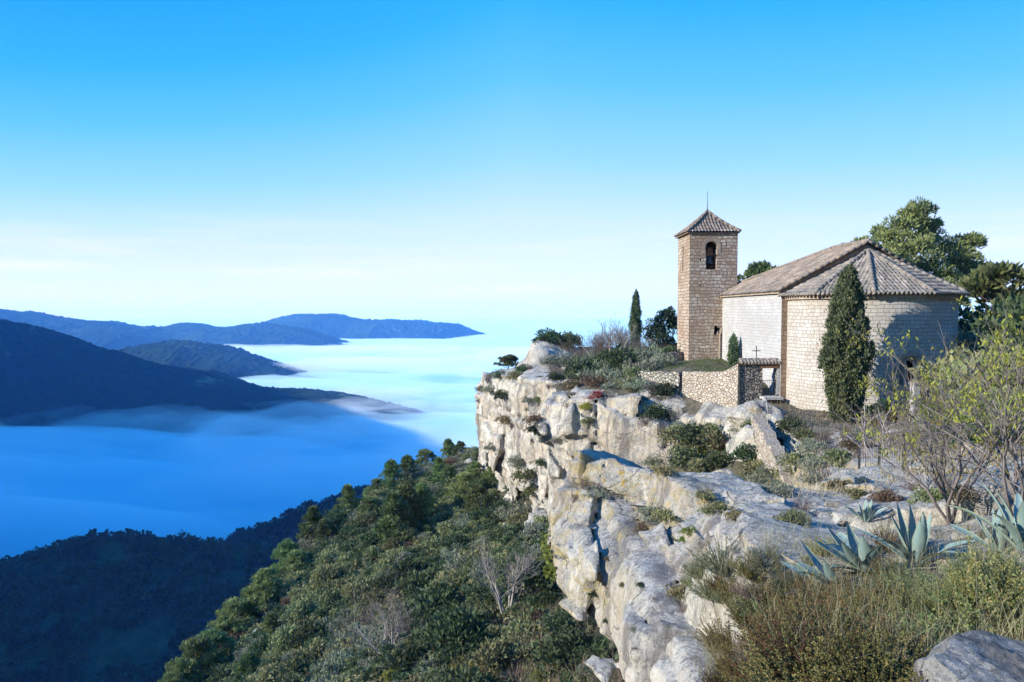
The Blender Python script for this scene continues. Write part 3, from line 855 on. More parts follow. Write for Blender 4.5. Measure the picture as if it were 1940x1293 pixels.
# ---- barrel-tile roof plane: eave line a-b, ridge line c-d (c above a, d above b)
def tile_plane(a, b, c, d, period=0.22, lap=0.42, amp=0.06, jitter=0.02, seed=0, curve=0.0, uoff=0):
    """rows of round tiles running down the slope, cut to the outline; returns vertices, faces and uv"""
    a, b, c, d = (Vector(x) for x in (a, b, c, d))
    ex = (b - a); W = ex.length; ex = ex / W
    nrm = ex.cross((c + d) * .5 - (a + b) * .5).normalized()
    if nrm.z < 0: nrm = -nrm
    ey = nrm.cross(ex)
    if ey.z < 0: ey = -ey
    H = ((c - a).dot(ey) + (d - b).dot(ey)) / 2
    uc, ud = (c - a).dot(ex), (d - a).dot(ex)
    rng = random.Random(seed)
    nu = int(W / period * 8) + 1; nrow = max(2, int(H / lap)); sub = 3
    us = np.linspace(0, W, nu)
    ts = []
    for r in range(nrow):
        for q in (0.0, 0.5, 0.985): ts.append((r + q, r))
    ts.append((nrow, nrow - 1))
    v, uv = [], []
    jit = {}
    for t, r in ts:
        s = t / nrow
        lo = uc * s; hi = W + (ud - W) * s
        for u in us:
            uu = min(max(u, lo), hi)
            col = int(u / period)
            if (col, r) not in jit: jit[(col, r)] = (rng.uniform(-1, 1) * jitter, rng.uniform(-1, 1) * jitter * .6)
            ph = (u / period) % 1.0
            prof = abs(math.cos(math.pi * ph)) ** 0.8          # round covers with channels between
            step = (1 - (t - r)) * 0.045
            h = amp * prof + step * (0.35 + .65 * prof) + jit[(col, r)][0]
            sag = -curve * 4 * s * (1 - s)
            v.append(a + ex * (uu + jit[(col, r)][1]) + ey * (s * H) + nrm * (h + sag))
            uv.append((col + 0.5 + uoff, r + 0.5))
    f = grid_faces(len(ts), nu)
    return [tuple(x) for x in v], f.tolist(), uv
def tile_obj(name, planes, mat, parent, extra=None):
    V, Fc, U = [], [], []
    for i, pl in enumerate(planes):
        v, f, u = pl
        n = len(V); V += v; U += u; Fc += [[q + n for q in x] for x in f]
    if extra is not None:
        n = len(V); V += extra.v; U += [(i % 97 + 500.5, i // 97 + .5) for i in range(len(extra.v))]; Fc += [[q + n for q in x] for x in extra.f]
    me = bpy.data.meshes.new(name); me.from_pydata(V, [], Fc)
    l = me.uv_layers.new(name='UVMap')
    li = np.empty(len(me.loops), np.int32); me.loops.foreach_get('vertex_index', li)
    l.data.foreach_set('uv', np.array(U, np.float32)[li].ravel())
    me.polygons.foreach_set('use_smooth', [True] * len(me.polygons))
    bm = bmesh.new(); bm.from_mesh(me); bmesh.ops.dissolve_degenerate(bm, dist=1e-4, edges=bm.edges); bm.to_mesh(me); bm.free()
    return new_obj(name, me, parent, mat)
def ridge_tiles(mb, a, b, r=0.13, lap=0.40):
    a, b = Vector(a), Vector(b); n = max(1, int((b - a).length / lap))
    for i in range(n):
        p, q = a.lerp(b, i / n), a.lerp(b, (i + 1.12) / n)
        mb.tube([p, q], [r * 1.05, r * 0.9], 8)

# ------------------------------------------------------------------ the church
church = thing(new_obj('church', None, loc=(22.3, 43.1, -6.5)), 'pale stone church with a round tiled apse and square bell tower at the cliff edge', 'church')
C0 = Vector((22.3, 43.1, -6.5))
def cpart(o, parent=church):
    """keep world coordinates in the mesh while parenting"""
    o.parent = parent
    if parent is church: o.matrix_parent_inverse = Matrix.Translation(-C0)
    return o
CX, CYc, CR = 22.3, 43.1, 4.92
NX0, NX1, NY0, NY1, NZ0, NZ1, RZ = 17.0, 27.6, 43.1, 59.0, -8.0, 1.30, 4.20
mb = MB()
mb.add([(NX0, NY0, NZ0), (NX0, NY1, NZ0), (NX0, NY1, NZ1), (NX0, NY0, NZ1)], [(0, 1, 2, 3)])
mb.add([(NX1, NY0, NZ0), (NX1, NY1, NZ0), (NX1, NY1, NZ1), (NX1, NY0, NZ1)], [(3, 2, 1, 0)])
mb.add([(NX0, NY1, NZ0), (NX1, NY1, NZ0), (NX1, NY1, NZ1), (NX0, NY1, NZ1)], [(0, 1, 2, 3)])
cpart(mb.obj('nave_wall', M_NAVE, None, uv=True))
mb = MB()
mb.add([(NX0, NY0, NZ0), (NX1, NY0, NZ0), (NX1, NY0, NZ1 - .1), (NX0, NY0, NZ1 - .1)], [(0, 1, 2, 3)])
cpart(mb.obj('corner_pilaster', M_QUOIN, None, uv=True))
mb = MB(); mb.add([(NX0, NY0, NZ1 - .1), (NX1, NY0, NZ1 - .1), (NX1, NY0, NZ1), (CX, NY0, RZ), (NX0, NY0, NZ1)], [(0, 1, 2, 3, 4)])
cpart(mb.obj('gable_wall', M_QUOIN, None, uv=True))
# apse: half a drum with a round-arched window cut through
AW = math.radians(270); win_hw = 0.20; wz0, wz1 = -3.95, -2.75
segs = 72; zs = [-9.0, -6.0, -4.6, wz0, -3.35, wz1 - .15, wz1, -1.0, 0.0, 0.72]
angs = sorted(set([math.pi + math.pi * i / segs for i in range(segs + 1)] + [AW - win_hw / CR, AW + win_hw / CR]))
V = [(CX + CR * math.cos(a), CYc + CR * math.sin(a), z) for a in angs for z in zs]
Fs = []
for i in range(len(angs) - 1):
    for j in range(len(zs) - 1):
        am = (angs[i] + angs[i + 1]) / 2; zm = (zs[j] + zs[j + 1]) / 2
        if abs(am - AW) < win_hw / CR and wz0 < zm < wz1: continue
        Fs.append((i * len(zs) + j, (i + 1) * len(zs) + j, (i + 1) * len(zs) + j + 1, i * len(zs) + j + 1))
me = bpy.data.meshes.new('apse_wall'); me.from_pydata(V, [], Fs); me.update()
auto_uv(me, lambda c, n: ((math.atan2(c.y - CYc, c.x - CX) % (2 * math.pi)) * CR, c.z))
me.polygons.foreach_set('use_smooth', [True] * len(me.polygons))
apse = cpart(new_obj('apse_wall', me, None, M_APSE))
# cornice under the apse roof and plinth
for nm, r, z0, z1, mt in (('cornice', CR + 0.16, 0.72, 0.92, M_TRIM), ('plinth', CR + 0.14, -9.0, -6.25, M_APSE)):
    mb = MB(); n = 60
    for i in range(n + 1):
        a = math.pi + math.pi * i / n
        for rr, z in ((r, z0), (r, z1), (CR - 0.2, z1), (CR - 0.2, z0)): mb.v.append((CX + rr * math.cos(a), CYc + rr * math.sin(a), z))
    for i in range(n):
        for j in range(4): mb.f.append((i * 4 + j, (i + 1) * 4 + j, (i + 1) * 4 + (j + 1) % 4, i * 4 + (j + 1) % 4))
    me = mb.mesh(nm, False, False, True); auto_uv(me, lambda c, n: ((math.atan2(c.y - CYc, c.x - CX) % (2 * math.pi)) * CR, c.z))
    cpart(new_obj(nm, me, None, mt))
# window of the apse: stepped round arches around a dark slit
wy = CYc - CR
def arch_band(mb, cx, z0, z1, wi, wo, y0, y1):
    o = arch(cx, z0, z1 + (wo - wi) / 2, wo); i = arch(cx, z0, z1, wi)
    v, f = slab(o, [[(a, b + 1e-3) if k < 2 else (a, b) for k, (a, b) in enumerate(i)]], lambda u, w, t: (u, y0 + t * (y1 - y0), w), 1.0)
    mb.add(v, f)
mb = MB(); arch_band(mb, CX, -4.25, -2.50, 1.25, 1.85, wy - 0.10, wy + 0.3)
win = cpart(mb.obj('window', M_TRIM, None, uv=True))
mb = MB(); arch_band(mb, CX, -4.15, -2.62, 0.70, 1.24, wy - 0.02, wy + 0.32)
cpart(mb.obj('window_reveal', M_QUOIN, None, uv=True), win)
mb = MB(); mb.box((CX, wy + 0.55, -3.3), (1.2, 0.05, 2.2)); cpart(mb.obj('window_shade_board', M_DARK, None), win)  # near-black board behind the slit; interior shade is painted into its colour
mb = MB(); mb.box((CX, wy - 0.02, -4.32), (1.9, 0.36, 0.16)); cpart(mb.obj('sill', M_TRIM, None, uv=True), win)

# apse roof in flat facets
AZ, AE, AR = 3.78, 1.0, CR + 0.40
fa = [math.radians(a) for a in (180, 213, 247, 281, 316, 360)]
apex = (CX + 0.05, CYc - 0.02, AZ)
planes = []
for i in range(5):
    a, b = fa[i], fa[i + 1]
    pa = (CX + AR * 1.02 * math.cos(a), CYc + AR * 1.02 * math.sin(a) - .02, AE); pb = (CX + AR * 1.02 * math.cos(b), CYc + AR * 1.02 * math.sin(b) - .02, AE)
    planes.append(tile_plane(pa, pb, apex, apex, seed=i, uoff=i * 40))
ex = MB()
for a in fa[1:-1]:
    ridge_tiles(ex, (CX + AR * math.cos(a), CYc + AR * math.sin(a), AE + 0.14), (apex[0], apex[1], apex[2] + 0.10), 0.13)
# eave ends: a row of tile mouths
for i in range(5):
    a, b = fa[i], fa[i + 1]
    pa = Vector((CX + AR * 1.02 * math.cos(a), CYc + AR * 1.02 * math.sin(a), AE + .02)); pb = Vector((CX + AR * 1.02 * math.cos(b), CYc + AR * 1.02 * math.sin(b), AE + .02))
    n = int((pb - pa).length / 0.24); inw = (Vector(apex) - (pa + pb) / 2).normalized()
    for q in range(n + 1):
        p = pa.lerp(pb, (q) / n); ex.tube([p - inw * 0.10, p + inw * 0.3], [0.10, 0.085], 7)
cpart(tile_obj('apse_roof', planes, M_TILE, None, ex))
# nave roof: two slopes and a hip behind
ov = 0.32; ez = NZ1 + 0.02
RY = 47.8
fe, be = NY0 - 0.20, NY1 + 0.25
lo, hi = NX0 - ov, NX1 + ov
ze = ez - 0.10
planes = [tile_plane((lo, be, ze), (lo, fe, ze), (CX, RY, RZ + .12), (CX, fe, RZ + .12), seed=11, lap=0.45),
          tile_plane((hi, fe, ze), (hi, be, ze), (CX, fe, RZ + .12), (CX, RY, RZ + .12), seed=12, lap=0.45, uoff=90),
          tile_plane((hi, be, ze), (lo, be, ze), (CX, RY, RZ + .12), (CX, RY, RZ + .12), seed=13, lap=0.45, uoff=180)]
ex = MB()
ridge_tiles(ex, (CX, fe, RZ + 0.2), (CX, RY, RZ + 0.2), 0.15)
ridge_tiles(ex, (lo, be, ze + .1), (CX, RY, RZ + 0.2), 0.13); ridge_tiles(ex, (hi, be, ze + .1), (CX, RY, RZ + 0.2), 0.13)
for sx_ in (lo, hi):      # raking verge tiles over the gable
    ridge_tiles(ex, (sx_, fe + 0.05, ze + 0.07), (CX, fe + 0.05, RZ + 0.19), 0.10, 0.45)
cpart(tile_obj('nave_roof', planes, M_TILE_RED, None, ex))
mb = MB()                 # eave course under the tiles of the nave
for x in (NX0 - 0.09, NX1 + 0.09):
    cpart(MB().box((x, (NY0 + NY1) / 2, NZ1 - 0.10), (0.20, NY1 - NY0, 0.16)).obj('eave_course', M_TRIM, None, uv=True))

# bell tower
TX0, TX1, TY0, TY1, TZ0, TZ1 = 14.3, 18.16, 55.2, 59.06, -6.5, 6.33
th = 0.55
hole = [(16.33, -1.9), (16.52, -1.95), (16.66, -1.6), (16.80, -1.92), (16.86, -1.35), (16.62, -1.3), (16.55, -1.12), (16.36, -1.2)]
belf = arch(16.05, 3.35, 5.62, 0.86, 0.12, 16)
V, Fs = slab([(TX0, TZ0), (TX1, TZ0), (TX1, TZ1), (TX0, TZ1)], [belf, hole, [(15.1, 4.05), (15.25, 4.05), (15.25, 4.22), (15.1, 4.22)], [(15.12, 2.0), (15.24, 2.0), (15.24, 2.14), (15.12, 2.14)]],
             lambda u, w, t: (u, TY0 + t, w), th)
mb = MB().add(V, Fs)
V, Fs = slab([(TY0 + th, TZ0), (TY1, TZ0), (TY1, TZ1), (TY0 + th, TZ1)], [[(57.2, 3.3), (57.5, 3.3), (57.5, 5.5), (57.2, 5.5)], [(57.95, -3.85), (58.1, -3.85), (58.1, -2.6), (57.95, -2.6)]],
             lambda u, w, t: (TX0 + t, u, w), th)
mb.add(V, Fs)
mb.box(((TX0 + TX1) / 2 + th / 2, TY1 - th / 2, (TZ0 + TZ1) / 2), (TX1 - TX0 - th, th, TZ1 - TZ0))
V, Fs = slab([(TY0 + th, TZ0), (TY1 - th, TZ0), (TY1 - th, TZ1), (TY0 + th, TZ1)], [[(56.9, 3.3), (57.5, 3.3), (57.5, 5.3), (56.9, 5.3)]], lambda u, w, t: (TX1 - th + t, u, w), th)
mb.add(V, Fs)
mb.box(((TX0 + TX1) / 2, (TY0 + TY1) / 2, 2.6), (TX1 - TX0 - 2 * th - .01, TY1 - TY0 - 2 * th - .01, 0.2))
tower = cpart(mb.obj('bell_tower', M_TOWER, None, uv=True, recalc=True))
tower['label'] = 'square bell tower of brown rubble stone with an arched belfry'
mb = MB(); arch_band(mb, 16.05, 4.6, 5.62, 0.98, 1.55, TY0 - 0.02, TY0 + 0.2)
cpart(mb.obj('belfry_arch', M_TRIM, None, uv=True), tower)
mb = MB(); mb.lathe([(0.0, 0.62), (0.10, 0.62), (0.16, 0.56), (0.19, 0.35), (0.23, 0.16), (0.33, 0.0), (0.30, 0.0), (0.2, 0.15), (0.0, 0.5)], 20, (16.05, 55.75, 3.85))
cpart(mb.obj('bell', M_BRONZE, None, True), tower)
mb = MB(); mb.box((16.05, 55.75, 4.75), (0.5, 0.2, 0.5)); mb.box((16.05, 55.75, 5.02), (0.34, 0.16, 0.3)); mb.box((16.05, 55.75, 4.55), (1.05, 0.09, 0.09))
cpart(mb.obj('bell_yoke', M_WOOD, None), tower)
o_ = 0.17; za, zp = TZ1 + 0.02, 8.25
c4 = [(TX0 - o_ - .1, TY0 - o_), (TX1 + o_, TY0 - o_), (TX1 + o_, TY1 + o_), (TX0 - o_ - .1, TY1 + o_)]
ap = ((TX0 + TX1) / 2, (TY0 + TY1) / 2, zp)
planes = []; ex = MB()
for i in range(4):
    a, b = c4[i], c4[(i + 1) % 4]
    planes.append(tile_plane((*a, za), (*b, za), ap, ap, 0.26, 0.42, 0.085, 0.012, 30 + i, 0.16, i * 40))
    n = 6
    for q in range(n):      # hips follow the sagging slopes
        p0 = Vector((*a, za)).lerp(Vector(ap), q / n); p1 = Vector((*a, za)).lerp(Vector(ap), (q + 1.1) / n)
        s0, s1 = q / n, min(1, (q + 1.1) / n)
        p0.z += 0.10 - 0.5 * s0 * (1 - s0); p1.z += 0.10 - 0.5 * s1 * (1 - s1)
        ex.tube([p0, p1], [0.11, 0.095], 7)
cpart(tile_obj('tower_roof', planes, M_TILE_RED, None, ex), tower)
mb = MB(); mb.box(((TX0 + TX1) / 2 - .05, (TY0 + TY1) / 2, TZ1 - 0.03), (TX1 - TX0 + 0.34, TY1 - TY0 + 0.26, 0.07))
cpart(mb.obj('eave', M_QUOIN, None, uv=True), tower)
mb = MB(); mb.tube([(ap[0], ap[1], zp - .1), (ap[0] + .01, ap[1], zp + 0.9), (ap[0] + 0.0, ap[1], zp + 1.62)], [0.035, 0.022, 0.015], 6)
mb.lathe([(0, -.09), (0.08, -0.05), (0.09, 0.03), (0, 0.1)], 10, (ap[0], ap[1], zp + 0.14)); mb.lathe([(0, -.05), (0.05, 0), (0, 0.05)], 8, (ap[0], ap[1], zp + 1.62))
cpart(mb.obj('lightning_rod', M_IRON, None), tower)
mb = MB(); mb.tube([(16.95, 55.14, -1.35), (16.78, 55.12, -1.9), (16.76, 55.12, -4.1)], 0.05, 6)
cpart(mb.obj('downpipe', M_TRIM, None), tower)

# ------------------------------------------------------------------ walls, gateway and fences round the church
def wall_run(pts, thick, mat, name, label, category='wall', group=None, bumps=0.05, seed=0, coping=None):
    """wall along plan points (x, y, z_bottom, z_top) with an uneven top and face"""
    rng = np.random.default_rng(seed)
    P3 = [np.array(p, float) for p in pts]
    fine = []
    for a, b in zip(P3[:-1], P3[1:]):
        n = max(2, int(np.hypot(*(b - a)[:2]) / 0.35))
        for i in range(n): fine.append(a + (b - a) * i / n)
    fine.append(P3[-1]); fine = np.array(fine)
    t = np.gradient(fine[:, :2], axis=0); t /= np.linalg.norm(t, axis=1)[:, None]
    nr = np.stack([t[:, 1], -t[:, 0]], 1)
    rows = 9
    v, f = [], []
    for i in range(len(fine)):
        x, y, z0, z1 = fine[i]; z1 = z1 + rng.uniform(-1, 1) * bumps
        for side in (0, 1):
            for r in range(rows):
                s = r / (rows - 1); s = s if side == 0 else 1 - s
                o = (thick * 0.5 * (1 + 0.12 * (1 - s)) + rng.uniform(-1, 1) * bumps * 0.5) * (1 if side == 0 else -1)
                v.append((x + nr[i, 0] * o, y + nr[i, 1] * o, z0 + (z1 - z0) * s))
    m = rows * 2
    for i in range(len(fine) - 1):
        for r in range(m):
            f.append((i * m + r, (i + 1) * m + r, (i + 1) * m + (r + 1) % m, i * m + (r + 1) % m))
    f.append(tuple(range(m - 1, -1, -1))); e = (len(fine) - 1) * m; f.append(tuple(e + r for r in range(m)))
    mb = MB().add(v, f)
    me = mb.mesh(name, False, False, True)
    L = np.r_[0, np.cumsum(np.linalg.norm(np.diff(fine[:, :2], axis=0), axis=1))]
    uv = me.uv_layers.new(name='UVMap')
    for l in me.loops:
        i = min(l.vertex_index // m, len(fine) - 1); c = me.vertices[l.vertex_index].co
        uv.data[l.index].uv = (L[i], c.z + (3.7 if (l.vertex_index % m) >= rows else 0))
    return thing(new_obj(name, me, None, mat), label, category, group)
wall_run([(11.95, 47.0, -8.2, -4.15), (13.2, 45.2, -8.2, -4.05), (14.0, 44.0, -8.2, -3.85), (14.55, 43.3, -8.2, -3.25)], 0.55, M_TANWALL, 'retaining_wall',
         'tall tan rubble retaining wall, sunlit, holding up the terrace beside the gateway', 'wall', seed=1)
wall_run([(8.6, 54.6, -6.6, -4.72), (10.2, 51.0, -6.6, -4.5), (11.8, 47.2, -6.8, -4.2)], 0.5, M_GREYWALL, 'stone_wall', 'low grey-green rubble wall along the edge of the shaded grass terrace', 'wall', bumps=0.08, seed=2)
wall_run([(11.4, 55.6, -5.0, -3.75), (12.6, 56.2, -5.0, -3.45), (14.2, 57.0, -5.0, -3.3)], 0.5, M_GREYWALL, 'stone_wall', 'short pale rubble wall with broken top running to the foot of the tower', 'wall', bumps=0.1, seed=3)
wall_run([(13.6, 37.6, -8.6, -5.8), (13.0, 34.8, -8.6, -6.0), (12.4, 31.5, -8.8, -6.5), (12.0, 29.0, -8.8, -7.4)], 0.6, M_TANWALL, 'path_wall', 'crumbling tan retaining wall below the footpath, above the bushy gully', 'wall', bumps=0.12, seed=4)
wall_run([(19.6, 32.5, -8.0, -5.25), (22.0, 32.2, -8.0, -5.0), (24.5, 32.0, -8.0, -4.9)], 0.6, M_TANWALL, 'garden_wall', 'pale low stone wall right of the apse behind bare branches', 'wall', bumps=0.12, seed=5)
# gateway
gy = 43.25
gate = thing(new_obj('gateway', None, loc=(15.8, gy, -5.5)), 'narrow stone gateway with tiled coping and small iron cross beside the nave', 'gateway')
G0 = Vector((15.8, gy, -5.5))
def gpart(o, root, base, parent=None):
    o.parent = parent or root
    o.matrix_parent_inverse = Matrix.Translation(-base)
    return o
V, Fs = slab([(14.55, -7.2), (16.98, -7.2), (16.98, -3.40), (14.55, -3.40)], [[(15.92, -5.36), (16.80, -5.36), (16.80, -3.62), (15.92, -3.62)]], lambda u, w, t: (u, gy + t, w), 0.5)
gpart(MB().add(V, Fs).obj('gate_wall', M_DRYWALL, None, uv=True), gate, G0)
ex = MB()
for i in range(12):
    x = 14.6 + i * 0.215
    ex.tube([(x, gy - 0.16, -3.30), (x, gy + 0.28, -3.10)], [0.12, 0.10], 8); ex.tube([(x + .1, gy + 0.62, -3.32), (x + .1, gy + 0.2, -3.12)], [0.12, 0.10], 8)
ridge_tiles(ex, (14.5, gy + .25, -3.10), (17.0, gy + .25, -3.10), 0.12)
gpart(tile_obj('tile_coping', [], M_TILE, None, ex), gate, G0)
mb = MB(); mb.box((16.36, gy - 0.012, -3.54), (1.10, 0.12, 0.14)); gpart(mb.obj('lintel', M_WOOD, None), gate, G0)
mb = MB(); mb.box((16.90, gy - 0.012, -4.45), (0.14, 0.10, 1.66)); gpart(mb.obj('door_jamb', M_NAVE, None, uv=True), gate, G0)
mb = MB(); mb.tube([(15.60, gy + .25, -3.05), (15.60, gy + .25, -2.22)], 0.028, 6); mb.tube([(15.34, gy + .25, -2.52), (15.86, gy + .25, -2.52)], 0.026, 6)
gpart(mb.obj('cross', M_IRON, None), gate, G0)
mb = MB()
for i in range(8): mb.tube([(15.96 + i * 0.115, gy + .1, -5.3), (15.96 + i * 0.115, gy + .1, -4.35)], 0.012, 5)
for z in (-5.25, -4.4): mb.tube([(15.93, gy + .1, z), (16.79, gy + .1, z)], 0.016, 5)
gpart(mb.obj('gate_grille', M_IRON, None), gate, G0)
gpart(MB().box((16.36, gy - 0.35, -5.46), (1.2, 0.9, 0.16)).obj('step', M_NAVE, None, uv=True), gate, G0)

# ------------------------------------------------------------------ plants
def leaf_mat(name, a, b, c=None, rough=0.75, scale=2.0, amount=0.35, trans=0.25):
    """two-tone foliage, varied within the plant and from plant to plant"""
    k = NM(name, rough, 0.25)
    co = k.co('Object')
    n = k.noise(co, scale, 3, 0.7); n2 = k.noise(co, scale * 9, 2, 0.7)
    col = k.mix(k.ramp(n, [(0.35, 0.0), (0.65, 1.0)]), a, b)
    if c is not None: col = k.mix(k.ramp(n2, [(0.60 - amount * .3, 0.0), (0.72 - amount * .3, 1.0)]), col, c)
    hs = k.n('ShaderNodeHueSaturation')
    r = k.rnd()
    k.l(k.math('ADD', k.math('MULTIPLY', k.math('FRACT', k.math('MULTIPLY', r, 7.3)), 0.07), 0.46), hs.inputs['Hue'])
    k.l(k.math('ADD', k.math('MULTIPLY', r, 0.8), 0.70), hs.inputs['Value'])
    k.l(col, hs.inputs['Color']); k.color(hs.outputs[0])
    tr = k.n('ShaderNodeBsdfTranslucent'); k.l(hs.outputs[0], tr.inputs['Color'])
    mx = k.n('ShaderNodeMixShader'); mx.inputs[0].default_value = trans
    k.l(k.b.outputs[0], mx.inputs[1]); k.l(tr.outputs[0], mx.inputs[2])
    k.l(mx.outputs[0], k.t.nodes['Material Output'].inputs['Surface'])
    return k.m
def bark_mat(name, a, b):
    k = NM(name, 0.95, 0.1); k.color(k.mix(k.noise(k.co('Object', (3, 3, 1)), 4, 4, 0.7), a, b)); return k.m
L_DARK = leaf_mat('dark_green_leaves', (0.032, 0.052, 0.022), (0.085, 0.115, 0.048))
L_OLIVE = leaf_mat('olive_leaves', (0.082, 0.104, 0.042), (0.195, 0.215, 0.092), (0.26, 0.25, 0.115))
L_GREY = leaf_mat('grey_green_leaves', (0.10, 0.12, 0.075), (0.21, 0.235, 0.155), (0.28, 0.27, 0.19))
L_BROWN = leaf_mat('russet_leaves', (0.12, 0.09, 0.05), (0.24, 0.165, 0.09), (0.17, 0.155, 0.065))
L_RED = leaf_mat('red_leaves', (0.20, 0.06, 0.035), (0.30, 0.11, 0.06))
L_YELLOW = leaf_mat('yellow_green_leaves', (0.15, 0.16, 0.035), (0.30, 0.27, 0.05), (0.38, 0.30, 0.05), trans=0.4)
L_BRIGHT = leaf_mat('fresh_green_leaves', (0.07, 0.12, 0.02), (0.15, 0.21, 0.04), (0.22, 0.24, 0.05), trans=0.4)
L_PINE = leaf_mat('pine_needles', (0.072, 0.112, 0.038), (0.185, 0.24, 0.080), (0.22, 0.27, 0.11), scale=0.6)
L_CYP = leaf_mat('cypress_sprays', (0.052, 0.085, 0.042), (0.14, 0.185, 0.085), (0.18, 0.21, 0.10), scale=1.2)
L_TWIG = leaf_mat('bare_twigs', (0.13, 0.11, 0.095), (0.25, 0.22, 0.19), trans=0.0)
L_TWIGD = leaf_mat('brown_twigs', (0.09, 0.065, 0.055), (0.17, 0.13, 0.11), trans=0.0)
L_STRAW = leaf_mat('dry_grass', (0.22, 0.18, 0.11), (0.40, 0.34, 0.22), trans=0.3)
L_GRASS = leaf_mat('grass_blades', (0.04, 0.07, 0.02), (0.09, 0.13, 0.04), (0.2, 0.19, 0.08), trans=0.3)
B_PINE = bark_mat('pine_bark', (0.10, 0.07, 0.05), (0.20, 0.15, 0.11))
B_PALE = bark_mat('pale_bark', (0.20, 0.17, 0.14), (0.40, 0.36, 0.30))

def unit(a): return a / np.maximum(np.linalg.norm(a, axis=-1, keepdims=True), 1e-9)
def rdir(rng, n): return unit(rng.normal(size=(n, 3)))
def leaf_quads(c, d, L, W, rng):
    """pointed leaves from c along d"""
    n = len(c)
    L = np.broadcast_to(np.asarray(L, float).reshape(-1, 1), (n, 1)); W = np.broadcast_to(np.asarray(W, float).reshape(-1, 1), (n, 1))
    s = unit(np.cross(d, rdir(rng, n)))
    v = np.stack([c, c + d * L * .5 + s * W, c + d * L, c + d * L * .5 - s * W], 1).reshape(-1, 3)
    return v, np.arange(n * 4).reshape(-1, 4)
def join(parts):
    V, Fq, n = [], [], 0
    for v, f in parts:
        V.append(v); Fq.append(f + n); n += len(v)
    return np.concatenate(V), np.concatenate(Fq)
def tubes_np(segs, sides=4):
    """segs: list of (points (k,3), radii (k,)) -> quads"""
    out = []
    for pts, rad in segs:
        pts = np.asarray(pts, float); rad = np.asarray(rad, float); k = len(pts)
        t = unit(np.gradient(pts, axis=0)); a = unit(np.cross(t, np.array([0.31, 0.17, 0.93]))); b = np.cross(t, a)
        w = np.arange(sides) * 2 * np.pi / sides
        v = pts[:, None] + (a[:, None] * np.cos(w)[None, :, None] + b[:, None] * np.sin(w)[None, :, None]) * rad[:, None, None]
        i = (np.arange(k - 1)[:, None] * sides + np.arange(sides)[None]); j = (np.arange(k - 1)[:, None] * sides + (np.arange(sides)[None] + 1) % sides)
        out.append((v.reshape(-1, 3), np.stack([i, j, j + sides, i + sides], -1).reshape(-1, 4)))
    return join(out)
def shrub_np(seed, n=1100, r=(1, 1, 0.8), L=0.13, W=0.035, clumps=26, cr=0.34, up=0.35):
    rng = np.random.default_rng(seed); r = np.array(r)
    cc = rdir(rng, clumps); cc[:, 2] = np.abs(cc[:, 2]) * 1.0 - 0.15
    cc = cc * r * rng.uniform(0.35, 0.95, (clumps, 1)) + np.array([0, 0, r[2] * 0.25])
    rad = cr * rng.uniform(0.6, 1.35, clumps)
    k = rng.integers(0, clumps, n)
    d = rdir(rng, n); d[:, 2] = np.where(d[:, 2] < -0.2, -d[:, 2] * 0.6, d[:, 2]); d = unit(d)
    c = cc[k] + d * (rad[k] * rng.uniform(0.72, 1.05, n))[:, None] * np.array([1, 1, 0.85])
    ld = unit(d * 0.8 + rdir(rng, n) * 0.8 + np.array([0, 0, up]))
    return leaf_quads(c, ld, L * rng.uniform(0.6, 1.4, n), W * rng.uniform(0.6, 1.4, n), rng)
def branches(seed, base, d0, length, rad, depth, spread=0.6, n=(3, 4), up=0.15, wob=0.16, taper=0.62, shrink=0.68, tips=None, segs=None):
    rng = np.random.default_rng(seed)
    segs = [] if segs is None else segs; tips = [] if tips is None else tips
    def grow(p, d, L, r, k):
        m = 5; pts = [p]; dd = d
        for i in range(m - 1):
            dd = unit(dd + rng.normal(size=3) * wob + np.array([0, 0, up * 0.3])); pts.append(pts[-1] + dd * L / (m - 1))
        segs.append((np.array(pts), np.linspace(r, r * taper, m)))
        if k == 0: tips.append((np.array(pts), dd)); return
        q = rng.integers(n[0], n[1] + 1)
        for j in range(q):
            t = 1.0 if j == 0 else rng.uniform(0.35, 1.0)
            a = np.array(pts); pos = a[min(m - 1, int(round(t * (m - 1))))]
            nd = unit(dd + rdir(rng, 1)[0] * spread * (0.5 if j == 0 else 1.25) + np.array([0, 0, up]))
            grow(pos, nd, L * shrink * rng.uniform(0.75, 1.2), r * taper * (0.95 if j == 0 else 0.75), k - 1)
    grow(np.array(base, float), unit(np.array(d0, float)), length, rad, depth)
    return segs, tips
def bare_np(seed, stems=7, length=0.55, rad=0.022, depth=3, spread=0.55, sides=3, up=0.2):
    rng = np.random.default_rng(seed); segs = []
    for s in range(stems):
        d = unit(np.array([rng.normal() * .6, rng.normal() * .6, 1.0]))
        branches(seed * 31 + s, rng.normal(size=3) * np.array([.12, .12, 0]), d, length, rad, depth, spread, (2, 4), up, segs=segs)
    return tubes_np(segs, sides)

def proto(name, vf, mat, smooth=False):
    me = np_mesh(name, vf[0], vf[1], smooth); me.materials.append(mat); return me
_used = {}
def plant(me, name, loc, scale=1.0, rz=0.0, label=None, category='shrub', group=None, tilt=(0, 0), sq=1.0):
    if name + me.name in _used: o = _used[name + me.name].copy()
    else: o = bpy.data.objects.new(name, me); _used[name + me.name] = o
    o.name = name
    for q in list(o.keys()): del o[q]
    COL.objects.link(o)
    o.location = loc; o.scale = (scale, scale, scale * sq); o.rotation_euler = (tilt[0], tilt[1], rz)
    return thing(o, label, category, group)

